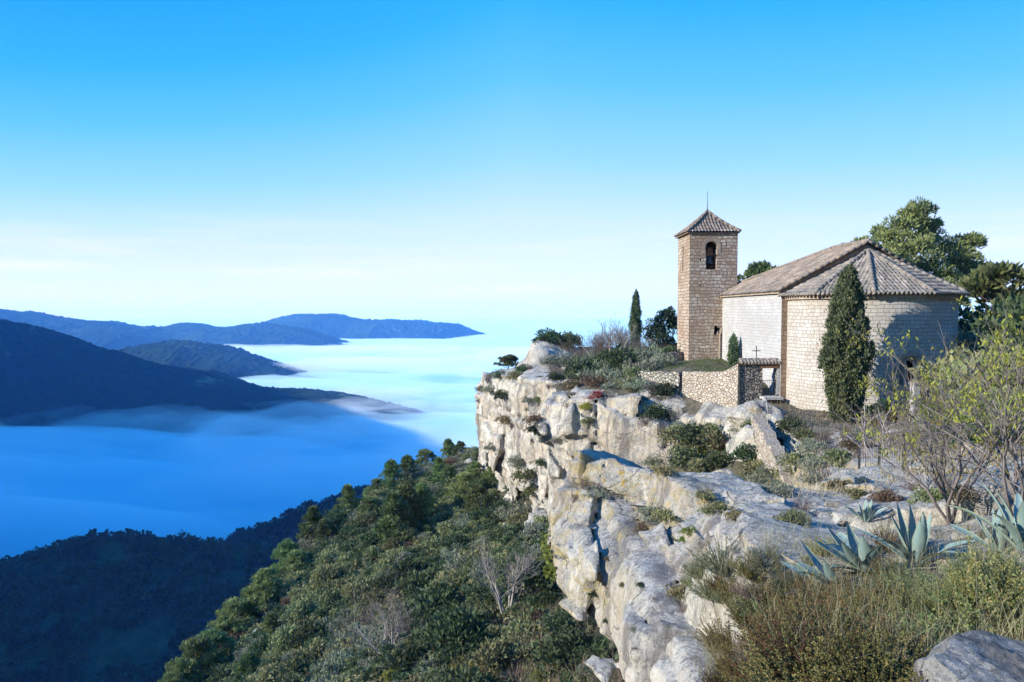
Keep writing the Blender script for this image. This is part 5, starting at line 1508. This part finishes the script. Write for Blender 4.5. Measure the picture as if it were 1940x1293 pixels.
# ------------------------------------------------------------------ loose rocks
def rock_np(seed, size, cuts=14, sub=5, rough=0.10, flat=0.55):
    bm = bmesh.new(); bmesh.ops.create_icosphere(bm, subdivisions=sub, radius=1.0)
    v = np.array([x.co for x in bm.verts]); f = np.array([[x.index for x in q.verts] for q in bm.faces]); bm.free()
    rng = np.random.default_rng(seed)
    for i in range(cuts):
        n = rdir(rng, 1)[0]; d = rng.uniform(flat, 0.92)
        k = v @ n - d; v = v - np.maximum(k, 0)[:, None] * n
    s = np.array(size); v = v * s
    nn_ = unit(v / s)
    p = v + seed * 3.1
    v = v + nn_ * ((fbm(p / 0.7, 4, seed, .55, True) - .6) * rough * 2.2 + (fbm(p / 0.16, 3, seed + 4) - .5) * rough * .7)[:, None]
    return v, np.c_[f, f[:, 2]][:, :3]
M_ROCK2 = rock_mat('grey_limestone', (0.46, 0.44, 0.40), (0.24, 0.24, 0.235), 0, 2.2, (0.42, 0.38, 0.32))
def rock(loc, size, seed, label, mat=M_ROCK, rot=(0, 0, 0), group=None, cuts=14, sub=5, rough=0.10):
    v, f = rock_np(seed, size, cuts, sub, rough)
    me = np_mesh('boulder', v, f, True); me.set_sharp_from_angle(angle=R(24))
    o = new_obj('boulder', me, None, mat, loc); o.rotation_euler = rot
    return thing(o, label, 'rock', group)
rock((3.2, 4.05, -2.50), (0.78, 0.62, 0.45), 4, 'grey lichen-crusted boulder close in the bottom right corner', M_ROCK2, (0.1, 0.15, 0.5), sub=7, rough=0.09)
rock(tuple(P(1438, 800, 40.0)), (1.9, 2.2, 1.35), 12, 'large smooth tan outcrop below the gateway beside the retaining wall', M_ROCK, (0, 0, .6), sub=6)
rock(tuple(P(1425, 850, 37.0)), (1.2, 1.7, 1.3), 15, 'tan rounded rock below the outcrop and above the gully shrubs', M_ROCK, (0, 0, .2))
rock(tuple(P(1690, 905, 19.5) - Vector((0, 0, 0.5))), (1.9, 1.2, 0.75), 17, 'flat pale rock at the foot of the wire fence panel', M_ROCK, (0.1, -0.1, .2))
rock(tuple(P(1625, 905, 19.0) - Vector((0, 0, 0.35))), (1.1, 0.9, 0.6), 18, 'pale split rock left of the wire fence panel', M_ROCK, (0.1, 0.1, .9))
rock(tuple(P(1840, 850, 24) - Vector((0, 0, 0.2))), (0.7, 0.5, 0.4), 19, 'small pinkish rock near the wooden board on the right', M_ROCK)
# slope rocks
for i, (px, py, w) in enumerate([(555, 1065, 22), (585, 1110, 18), (575, 1108, 14), (640, 1185, 14), (505, 1150, 12), (490, 1200, 16), (880, 905, 14), (868, 925, 14), (845, 985, 14), (858, 1000, 12), (905, 940, 18), (890, 880, 16), (620, 1150, 12), (740, 1020, 10), (1010, 1000, 26), (965, 1000, 26), (980, 1020, 24), (560, 1240, 14), (600, 1270, 12)]):
    h, nrm = hit(px, py)
    if h is None: continue
    r = w * .5 * h.y / F * 1.5
    rock(tuple(h), (r, r, r * .9), 40 + i, 'pale rock showing through the scrub on the slope', M_ROCK, (0, 0, i), 'rocks on the slope', sub=3)
# tilted slab dipping away from the sun, on the rim of the near rock
def tilted_slab():
    A, B = Vector((2.0, 19.9, -4.13)), Vector((5.75, 23.05, -5.80))
    nu, nv = 60, 18
    u = np.linspace(0, 1, nu)[:, None]; v = np.linspace(0, 1, nv)[None]
    w = 1.25 * np.sin(np.pi * np.clip(u * .96 + .02, 0, 1)) ** .55 * (0.8 + .4 * vnoise(np.stack([u * 5, u * 0, u * 0], -1), 9))
    x = A.x + (B.x - A.x) * u - .15 * w * v + 0 * v; y = A.y + (B.y - A.y) * u + w * v - .25 * np.sin(np.pi * u)
    edge = (vnoise(np.stack([x * 2.2, y * 2.2, x * 0], -1), 12) - .5) * .35
    y = y + edge * np.abs(v - .5) * 2
    z = A.z - .52 * (x - A.x) + .05 * (y - A.y)
    p3 = np.stack([x, y, z], -1)
    z = z + (fbm(p3 / .5, 4, 14) - .5) * .12 + (fbm(p3 / 1.4, 2, 15) - .5) * .16
    top = np.stack([x, y, z], -1).reshape(-1, 3)
    th_ = .55 + .5 * vnoise(p3 / .6, 16)
    bot = np.stack([x + (.1 * (v - .5)), y + .12 * (.5 - v), z - th_], -1).reshape(-1, 3)
    n = nu * nv; f = grid_faces(nu, nv); idx = np.arange(n).reshape(nu, nv)
    F_ = [f, f[:, ::-1] + n]
    for e in (idx[:, 0], idx[::-1, -1], idx[0, ::-1], idx[-1, :]): F_.append(np.stack([e[:-1], e[:-1] + n, e[1:] + n, e[1:]], 1))
    me = np_mesh('rock_slab', np.r_[top, bot], np.concatenate(F_), False)
    bm = bmesh.new(); bm.from_mesh(me); bmesh.ops.recalc_face_normals(bm, faces=bm.faces); bm.to_mesh(me); bm.free()
    thing(new_obj('rock_slab', me, None, M_ROCK), 'long tilted rock slab on the cliff rim whose top lies in deep blue shade', 'rock')
tilted_slab()

# ------------------------------------------------------------------ posts, fences
def stone_pillar():
    p = at(1731, 828, 31.0)
    root = thing(new_obj('stone_pillar', None, loc=p), 'white stone gatepost with shaded blue side right of the apse', 'pillar')
    mb = MB().box((0, 0, 1.0), (0.26, 0.34, 2.2)); mb.obj('shaft', M_NAVE, root, uv=True)
    MB().box((0, 0, 2.14), (0.34, 0.42, 0.10)).obj('cap', M_TRIM, root, uv=True)
stone_pillar()
p = at(1851, 832, 28.5)
root = thing(new_obj('wooden_board', None, loc=p), 'upright brown wooden board standing by the pale wall on the right', 'board')
for i in range(3): MB().box((-0.13 + i * 0.13, 0.0, 0.42), (0.122, 0.04, 0.9 + 0.02 * i)).obj('plank', M_WOOD, root)
MB().box((0, 0.04, 0.6), (0.42, 0.03, 0.07)).obj('batten', M_WOOD, root)
def wire_fence(pts, h, label, name='wire_fence', step=0.09, post=1.6, post_r=0.03):
    pts = [Vector(p) for p in pts]
    root = thing(new_obj(name, None, loc=pts[0]), label, 'fence')
    o = pts[0]; wires = MB(); rails = []
    for a, b in zip(pts[:-1], pts[1:]):
        L = (b - a).length; n = int(L / step)
        for i in range(n + 1):
            q = a.lerp(b, i / n) - o
            wires.tube([q + Vector((0, 0, .03)), q + Vector((0, 0, h))], 0.006, 3, False)
        for z in (0.05, h * .35, h * .68, h): wires.tube([a - o + Vector((0, 0, z)), b - o + Vector((0, 0, z))], 0.008, 3, False)
        m = max(1, int(L / post))
        for i in range(m + 1):
            if i == 0 and a is not pts[0]: continue
            q = a.lerp(b, i / m) - o
            MB().tube([q - Vector((0, 0, .3)), q + Vector((0, 0, h + .06))], post_r, 6).obj('post', M_IRON, root)
    wires.obj('mesh_panel', M_WIRE, root, recalc=False)
g = lambda px, py, Y: at(px, py, Y)
wire_fence([g(1628, 872, 22.5), g(1665, 886, 21.5), g(1711, 892, 20.6)], 0.72, 'grey wire mesh fence panel with a dark end post behind the flat pale rock', post=2.0, post_r=0.04)
wire_fence([Vector((15.3, 41.6, ground(15.3, 41.6))), Vector((14.6, 39.0, ground(14.6, 39.0))), Vector((13.9, 36.4, ground(13.9, 36.4)))], 0.55, 'low wire fence along the path between the gateway and the tan outcrop')

# ------------------------------------------------------------------ agaves
k = NM('agave_leaf', 0.55, 0.35)
uvs = k.n('ShaderNodeSeparateXYZ'); k.l(k.co('UV'), uvs.inputs[0])
edge = k.ramp(k.math('ABSOLUTE', k.math('SUBTRACT', uvs.outputs[0], 0.5)), [(0.40, 0.0), (0.49, 1.0)])
nz_ = k.noise(k.co('UV', (14, 1.2, 1)), 3, 5, 0.75)
base = k.mix(nz_, (0.12, 0.19, 0.17), (0.23, 0.31, 0.275))
base = k.mix(k.math('MULTIPLY', edge, 0.7), base, (0.36, 0.36, 0.18))
base = k.mix(k.ramp(uvs.outputs[1], [(0.93, 0.0), (0.99, 1.0)]), base, (0.10, 0.06, 0.04))
base = k.mix(k.ramp(k.noise(k.co('Object'), 7, 6, .75), [(0.56, 0.0), (0.66, .7)]), base, (0.36, 0.33, 0.22))
base = k.mix(k.ramp(k.noise(k.co('Object'), 40, 3, .7), [(0.60, 0.0), (0.70, .6)]), base, (0.10, 0.10, 0.07))
k.color(base); k.bump(nz_, 0.25, 0.01); M_AGAVE = k.m
M_AGAVE_DRY = bark_mat('dry_agave_leaf', (0.22, 0.16, 0.09), (0.40, 0.32, 0.20))
def agave_leaf(rng, L, Wd, az, elv, curl, twist):
    nu, nv = 34, 9
    d = np.array([math.cos(az) * math.cos(elv), math.sin(az) * math.cos(elv), math.sin(elv)])
    pts = [np.array([math.cos(az) * .05, math.sin(az) * .05, 0.02])]
    hz = np.array([math.cos(az), math.sin(az), 0])
    e = elv
    for i in range(nu - 1):
        e = e + curl / nu * (0.3 + 1.4 * i / nu)
        pts.append(pts[-1] + (hz * math.cos(e) + np.array([0, 0, math.sin(e)])) * L / (nu - 1))
    pts = np.array(pts); t = unit(np.gradient(pts, axis=0)); side = np.array([-math.sin(az), math.cos(az), 0])
    s = np.linspace(0, 1, nu)
    w = Wd * (0.62 + 0.55 * np.sin(np.clip(s * 1.5, 0, 1) * np.pi / 2) ** 2 * 1.0) * np.clip((1 - s) * 2.1, 0, 1) ** 0.85 * 0.85 + 0.004
    V, U = [], []
    for layer in (0, 1):
        for i in range(nu):
            up = np.cross(side, t[i]) * (-1); up = up if up[2] > 0 or True else -up
            up = np.cross(t[i], side); up = -up if up @ (np.array([0, 0, 1]) - hz * .3) < 0 else up
            tw = twist * s[i]; sd = side * math.cos(tw) + up * math.sin(tw); u2 = up * math.cos(tw) - side * math.sin(tw)
            for j in range(nv):
                q = (j / (nv - 1) - .5) * 2
                jit = (0.006 if i % 2 else 0) * np.sign(q) if abs(q) > .9 and 2 < i < nu - 4 else 0
                depth = 0.32 * w[i] * q * q
                th = 0.022 * (1 - s[i] * .8) * (1 - q * q * .9) * layer
                V.append(pts[i] + sd * (q * w[i] + jit) + u2 * (depth - th)); U.append((j / (nv - 1), s[i]))
    n = nu * nv; f = grid_faces(nu, nv)
    F_ = np.concatenate([f, f[:, ::-1] + n])
    i = np.arange(nu) * nv
    rim = []
    for a in (i, i + nv - 1): rim.append(np.stack([a[:-1], a[1:], a[1:] + n, a[:-1] + n], 1))
    return np.array(V), np.concatenate([F_] + rim), np.array(U)
def agave(p, L, Wd, n, seed, label, az0=None, spread=6.28, tilt=(0, 0), elr=(0.15, 1.35)):
    root = thing(new_obj('agave', None, loc=p), label, 'agave', None); root.rotation_euler = (tilt[0], tilt[1], 0)
    rng = np.random.default_rng(seed)
    for i in range(n):
        az = i * 2.39996 + rng.uniform(-.2, .2) if az0 is None else az0 + (((i * 0.618) % 1) - .5) * spread
        f_ = (i + .5) / n
        elv = elr[0] + (elr[1] - elr[0]) * f_ + rng.uniform(-.12, .12)
        v, f, u = agave_leaf(rng, L * rng.uniform(.8, 1.1) * (1 - .2 * f_), Wd * rng.uniform(.85, 1.15), az, elv, rng.uniform(-.9, .45), rng.uniform(-.8, .8))
        me = np_mesh('leaf', v, f, True)
        l = me.uv_layers.new(name='UVMap'); li = np.empty(len(me.loops), np.int32); me.loops.foreach_get('vertex_index', li)
        l.data.foreach_set('uv', u[li].astype(np.float32).ravel())
        new_obj('leaf', me, root, M_AGAVE_DRY if i == 0 and elr[0] < .3 else M_AGAVE)
def gpt(px, py, Y, dz=0.0):
    h, n = hit(px, py)
    if h is not None and abs(h.y - Y) < 3: p = h
    else:
        p = P(px, py, Y); g = ground(p.x, p.y); p.z = g if g is not None else p.z
    return Vector((p.x, p.y, p.z - 0.03))
agave(gpt(1592, 1118, 7.9), .82, 0.072, 12, 1, 'blue-green agave sprawling to the left, nearest the russet bushes', math.pi * 1.02, 2.2, (0, 0), (0.05, 0.9))
agave(gpt(1640, 1082, 8.4), .88, 0.088, 12, 2, 'broad-leaved blue-green agave in the middle of the clump', math.pi * 0.98, 3.4, (0, 0), (0.2, 1.15))
agave(gpt(1735, 1068, 8.5), .92, 0.080, 12, 3, 'tall upright blue-green agave at the right of the clump', None, 6.28, (0, 0), (0.5, 1.45))
agave(gpt(1640, 985, 10.6), 0.45, 0.035, 12, 4, 'small spiky agave behind the clump on the rock', None, 6.28, (0, 0), (0.5, 1.45))
agave(gpt(1895, 1045, 8.8), .75, 0.065, 10, 5, 'blue-green agave half hidden behind bare almond branches', None, 6.28, (0, 0), (0.4, 1.4))
agave(gpt(1940, 1040, 8.4), .9, 0.075, 10, 6, 'dark blue-green agave with tall leaves at the right edge', None, 6.28, (0, 0), (0.7, 1.5))
agave(gpt(1232, 700, 53, .1), 0.9, 0.07, 12, 7, 'distant pale agave at the left end of the terrace wall', None, 6.28, (0, 0), (0.4, 1.4))

# ------------------------------------------------------------------ foreground bushes
def shoots_np(seed, shoots=120, leaves=34, h=0.55, r=0.42, L=0.035, W=0.007, arch_=0.5, stem=True, twig=0.0):
    """bush of many leafy shoots rising from one base"""
    rng = np.random.default_rng(seed)
    a = rng.uniform(0, 2 * np.pi, shoots); q = np.sqrt(rng.uniform(0, 1, shoots))
    base = np.stack([np.cos(a) * q * r * .45, np.sin(a) * q * r * .45, np.zeros(shoots)], 1)
    tip = np.stack([np.cos(a) * q * r * 1.1, np.sin(a) * q * r * 1.1, h * (1.05 - .35 * q * q) * rng.uniform(.40, 1.05, shoots) * np.where(rng.random(shoots) < .10, 1.35, 1)], 1) + rng.normal(size=(shoots, 3)) * .05
    mid = (base + tip) / 2 + np.array([0, 0, .12]) * arch_ + rng.normal(size=(shoots, 3)) * .03
    t = rng.uniform(0.22, 1.0, (shoots, leaves))[..., None]
    c = (1 - t) ** 2 * base[:, None] + 2 * t * (1 - t) * mid[:, None] + t * t * tip[:, None]
    tg = unit(2 * (1 - t) * (mid - base)[:, None] + 2 * t * (tip - mid)[:, None])
    c = c.reshape(-1, 3); tg = tg.reshape(-1, 3); n = len(c)
    d = unit(tg * .8 + rdir(rng, n) * .9)
    parts = [leaf_quads(c, d, L * rng.uniform(.6, 1.4, n), W * rng.uniform(.7, 1.3, n), rng)]
    s = []
    for i in range(shoots):
        tt = np.linspace(0, 1.0, 5)[:, None]
        s.append(((1 - tt) ** 2 * base[i] + 2 * tt * (1 - tt) * mid[i] + tt * tt * tip[i], np.linspace(.003, .001, 5)))
    if stem: parts.append(tubes_np(s, 3))
    return join(parts)
L_FGR = leaf_mat('rusty_heath_leaves', (0.085, 0.058, 0.026), (0.20, 0.125, 0.052), (0.12, 0.13, 0.04), scale=4)
L_FGO = leaf_mat('olive_heath_leaves', (0.075, 0.085, 0.026), (0.19, 0.175, 0.06), (0.27, 0.21, 0.07), scale=4)
L_FGG = leaf_mat('rosemary_leaves', (0.07, 0.095, 0.045), (0.19, 0.215, 0.10), (0.32, 0.29, 0.14), scale=4)
L_FGY = leaf_mat('broad_spurge_leaves', (0.08, 0.12, 0.04), (0.20, 0.23, 0.085), (0.33, 0.28, 0.10), scale=4)
L_FGT = leaf_mat('grey_brown_stems', (0.13, 0.10, 0.085), (0.27, 0.22, 0.19), (0.20, 0.13, 0.09), scale=4, trans=0)
FG = {'r': ([proto('rusty_bush', shoots_np(s, 200, 95, .48, .52, .019, .0050, .4), L_FGR) for s in (1, 2)], 'rusty brown heath bush'),
      'o': ([proto('olive_bush', shoots_np(s, 200, 90, .48, .52, .021, .0062, .4), L_FGO) for s in (3, 4)], 'olive gold heath bush'),
      'g': ([proto('rosemary_bush', shoots_np(s, 190, 90, .50, .50, .023, .0036, .3), L_FGG) for s in (5, 6)], 'grey-green rosemary bush'),
      'y': ([proto('spurge_bush', shoots_np(s, 110, 50, .58, .46, .036, .007, .3), L_FGY) for s in (7, 8)], 'upright pale-leaved green bush'),
      't': ([proto('dry_bush', shoots_np(s, 420, 12, .45, .50, .016, .0025, .5), L_FGT) for s in (9, 10)], 'dry grey-brown twiggy bush')}
FGL = [(1330, 1060, 1.0, 'g'), (1375, 1050, 1.0, 'g'), (1420, 1060, 1.0, 'o'), (1450, 1040, .9, 'g'), (1350, 1095, .8, 'g'), (1400, 1100, .9, 'o'), (1440, 1095, .8, 't'), (1310, 1075, .6, 'g'),
       (1420, 1150, .9, 'r'), (1455, 1135, .9, 'o'), (1480, 1160, 1.0, 'r'), (1445, 1190, .9, 'o'), (1520, 1140, .8, 'r'), (1500, 1190, 1.0, 'o'), (1550, 1170, .9, 'r'), (1410, 1210, .8, 't'), (1400, 1250, .8, 't'), (1430, 1275, .9, 't'),
       (1470, 1240, .8, 't'), (1540, 1215, 1.0, 'o'), (1590, 1160, .9, 'r'), (1630, 1130, .8, 'r'), (1660, 1110, .8, 'o'), (1610, 1200, 1.0, 'r'), (1580, 1240, 1.1, 'o'), (1520, 1270, 1.1, 'o'), (1480, 1300, 1.0, 't'), (1560, 1310, 1.1, 'o'),
       (1650, 1170, .9, 'r'), (1690, 1140, .9, 'r'), (1720, 1110, .8, 'g'), (1700, 1180, .8, 'o'), (1640, 1230, 1.0, 'o'), (1680, 1240, .9, 'r'), (1620, 1290, 1.0, 'o'), (1680, 1300, 1.0, 't'), (1730, 1160, .9, 'r'), (1770, 1140, .8, 'g'), (1800, 1120, .9, 'g'),
       (1740, 1210, .9, 'y'), (1700, 1230, .8, 'g'), (1780, 1190, .9, 'y'), (1820, 1170, .9, 'y'), (1840, 1140, .9, 'g'), (1870, 1170, .9, 'y'), (1880, 1120, .9, 'o'), (1910, 1150, 1.0, 'y'), (1935, 1130, .9, 'y'), (1930, 1180, .8, 'y'), (1760, 1230, .7, 'g'),
       (1660, 1265, .8, 'g'), (1720, 1275, .8, 't'), (1590, 1110, .6, 'r'), (1540, 1110, .6, 'r'), (1470, 1100, .7, 'g'), (1850, 1080, .8, 'o'), (1780, 1085, .7, 'g'), (1915, 1095, .8, 'g'), (1690, 1075, .6, 'r'), (1640, 1020, .6, 'r'), (1690, 1010, .6, 'r'), (1560, 1020, .5, 'y'), (1530, 1035, .5, 'y'), (1575, 1050, .5, 'r')]
for i in range(70):
    px, py = rr.uniform(1350, 1940), rr.uniform(1050, 1290)
    if (px < 1560 and py < 1075 + (px < 1500) * 0) or (1500 < px < 1760 and py < 1120) or (px > 1730 and py > 1200): continue
    FGL.append((px, py, rr.uniform(.7, 1.0), 'y' if px > 1740 and rr.random() < .5 else rr.choice('rroggo')))
for i, (px, py, s, kd) in enumerate(FGL):
    h, nrm = hit(px, min(py + 30, 1400))
    if h is None or h.y > 16: continue
    if kd == 'o': kd = rr.choice('oogrr')
    elif kd in 'tg' and py > 1190 and px < 1720: kd = rr.choice('rrot')
    sr, lb = FG[kd]
    side = ('left of the agaves' if px < 1470 and py < 1115 else 'in front of the agaves' if px < 1700 and py < 1215 else 'around the dark hollow at the bottom' if px < 1720 else 'behind the corner boulder')
    plant(rr.choice(sr), 'bush', h - Vector((0, 0, .06)), s * rr.choice((.5, .62, .75, .9, 1.02)), rr.uniform(0, 6.28), lb + ' ' + side, 'bush', 'heath bushes in the foreground', tilt=(rr.uniform(-.25, .25), rr.uniform(-.35, .2)), sq=rr.uniform(.8, 1.25))
sp = []
for i in range(240):
    px, py = rr.uniform(1330, 1940), rr.uniform(1020, 1300)
    h, nrm = hit(px, py)
    if h is not None and 4.2 < h.y < 14: sp.append(h)
grass('dry_grass', sp, L_STRAW, (0.25, 0.75), 14, 0.14, 0.0022, 8)
sp = []
for i in range(900):
    px, py = rr.uniform(1440, 1940), rr.uniform(740, 960)
    h, nrm = hit(px, py)
    if h is not None and 16 < h.y < 45 and nrm.z > .6: sp.append(h)
grass('dry_grass', sp, L_STRAW, (0.12, 0.35), 14, 0.35, 0.006, 9)
sp = [Vector((x, y, ground(x, y) or -4)) for x, y in ((rr.uniform(10, 17), rr.uniform(45, 56)) for _ in range(500)) if plan_sd(np.array([x]), np.array([y]))[0] < -1.5 and x - 10 > (56 - y) * .35]
grass('grass', sp, L_GRASS, (0.06, 0.16), 40, 0.3, 0.008, 10)

# ------------------------------------------------------------------ almond trees with the last yellow leaves
def almond(p, h, seed, label, stems=4, rad=0.03, dirs=None, leafn=7, depth=4, spread=.6):
    segs, tips = [], []
    rng = np.random.default_rng(seed)
    for s in range(stems):
        d = dirs[s] if dirs else (rng.normal() * .5, rng.normal() * .5, 1)
        branches(seed * 13 + s, (rng.normal() * .06, rng.normal() * .06, -.1), d, h * .40, rad, depth, spread, (2, 4), 0.10, 0.2, tips=tips, segs=segs)
    c = []
    for pts, dd in tips:
        if rng.random() < (0.36 if leafn > 8 else 0.25):
            m = rng.integers(2, leafn + 2)
            c.append(pts[rng.integers(1, 5, m)] + rng.normal(size=(m, 3)) * .05)
    c = np.concatenate(c); n = len(c)
    d = unit(np.array([0, 0, -1.0]) + rdir(rng, n) * .75)
    lv = leaf_quads(c, d, .085 * rng.uniform(.6, 1.4, n), .014, rng)
    return tree('almond_tree', [proto('almond_leaves', lv, L_YELLOW), proto('almond_branches', tubes_np(segs, 4), L_TWIG)], p, 1, 0, label, 'tree', names=('leaves', 'branches'))
almond(at(1795, 1065, 11.5, .1), 3.3, 1, 'nearly bare almond tree with a few yellow leaves in front of the apse edge', 5, .035, [(-.9, 0, .9), (-.5, .2, 1.2), (.2, .1, 1.3), (.7, -.1, 1.0), (-.2, -.3, 1.1)], 6)
almond(at(1925, 1055, 10.2, .1), 3.4, 2, 'leafy yellow-green almond tree at the right edge', 6, .03, [(-.7, 0, 1.1), (-.2, .2, 1.3), (.3, .1, 1.3), (.8, -.1, 1.0), (-.4, -.3, 1.0), (.1, .3, 1.2)], 18)
almond(at(1960, 1045, 11.2, .1), 4.0, 3, 'tall almond tree cut by the right edge with yellow leaves', 6, .03, None, 18)
almond(at(1850, 960, 15.5, .1), 3.4, 4, 'grey tangle of almond branches beyond the agaves', 6, .03, None, 5)
almond(at(1760, 985, 13.5, .1), 1.7, 5, 'low bare almond with grey branches behind the tall agave', 5, .02, None, 3)
almond(at(1672, 868, 25.5, .1), 2.6, 6, 'small pruned almond tree with a pale forked trunk below the apse', 3, .08, [(-.5, 0, 1.0), (.5, .1, .9), (0.05, 0, 1.0)], 5, 3)
put([(1845, 640, 90, 'o'), (1880, 620, 80, 'd'), (1920, 640, 90, 'o'), (1860, 690, 100, 'g'), (1915, 700, 110, 'o'), (1835, 700, 80, 'g'), (1800, 790, 60, 't'), (1880, 770, 100, 'd'), (1930, 780, 100, 'y'), (1840, 760, 80, 'o'), (1900, 840, 90, 't'), (1800, 840, 50, 't')],
    'on the rise right of the apse', 'shrubs right of the apse')
for px, py, Y, r, kd in ((1850, 640, 33, 2.2, 'o'), (1885, 600, 40, 2.6, 'g'), (1925, 585, 42, 2.6, 'd'), (1840, 705, 28, 1.7, 'g'), (1895, 680, 30, 2.2, 'o'), (1940, 640, 28, 2.2, 'o'), (1870, 760, 25, 1.8, 'd'), (1930, 740, 24, 2.0, 'o'), (1810, 740, 29, 1.3, 'o'), (1960, 600, 36, 2.6, 'd')):
    p = P(px, py, Y)
    gz = ground(p.x, p.y) or p.z
    sr, lb = K[kd]
    r2 = max(r, (p.z - gz) * 0.55 + r * .35)
    plant(rr.choice(sr), 'shrub', Vector((p.x, p.y, gz - .2)), r2, rr.uniform(0, 6), 'tall bushy ' + lb + ' right of the apse', 'shrub', 'shrubs right of the apse', sq=1.1)

# ------------------------------------------------------------------ wooded hill and its mast
def forest():
    hb = bvh_of(near_hill, spur_hill)
    rng = np.random.default_rng(4); P0 = []
    while len(P0) < 5200:
        x, y = rng.uniform(-420, -20), rng.uniform(290, 640)
        h = hb.ray_cast(Vector((x, y, 100)), Vector((0, 0, -1)))
        if h[0] is None or h[0].z < -285: continue
        if y < 470 and vnoise(np.array([[x / 30, y / 12, 1.5]]))[0] > 0.72: continue
        px, py = to_px(h[0])
        if -40 < px < 900: P0.append(tuple(h[0]))
    P0 = np.array(P0); n = len(P0); m = 34
    R0 = rng.uniform(1.5, 3.1, n) * np.where(rng.random(n) < .06, 1.5, 1)
    d = rdir(rng, n * m); d[:, 2] = np.abs(d[:, 2]); rr0 = np.repeat(R0, m)
    tall = np.repeat(rng.uniform(.9, 1.7, n), m)
    c = np.repeat(P0, m, 0) + d * np.stack([rr0, rr0, rr0 * tall * 1.3], 1) * rng.uniform(.55, 1, (n * m, 1)) + np.array([0, 0, .4])
    v = leaf_quads(c, unit(d + rdir(rng, n * m) * .8), rr0 * .95, rr0 * .36, rng)
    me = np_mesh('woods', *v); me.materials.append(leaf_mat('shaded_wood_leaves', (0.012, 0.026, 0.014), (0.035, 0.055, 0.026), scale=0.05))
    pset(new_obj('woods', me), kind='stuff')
forest()
p = P(345, 1022, 462); 
mb = MB().tube([(0, 0, -3), (0, 0, 7.2)], [0.28, 0.16], 6)
for z, w in ((6.6, 1.1), (5.6, 1.3)): mb.tube([(-w, 0, z), (w, 0, z)], 0.10, 5)
thing(mb.obj('power_pylon', M_IRON, None, loc=p), 'thin dark power pole standing on the crest of the shaded wooded hill', 'pole')
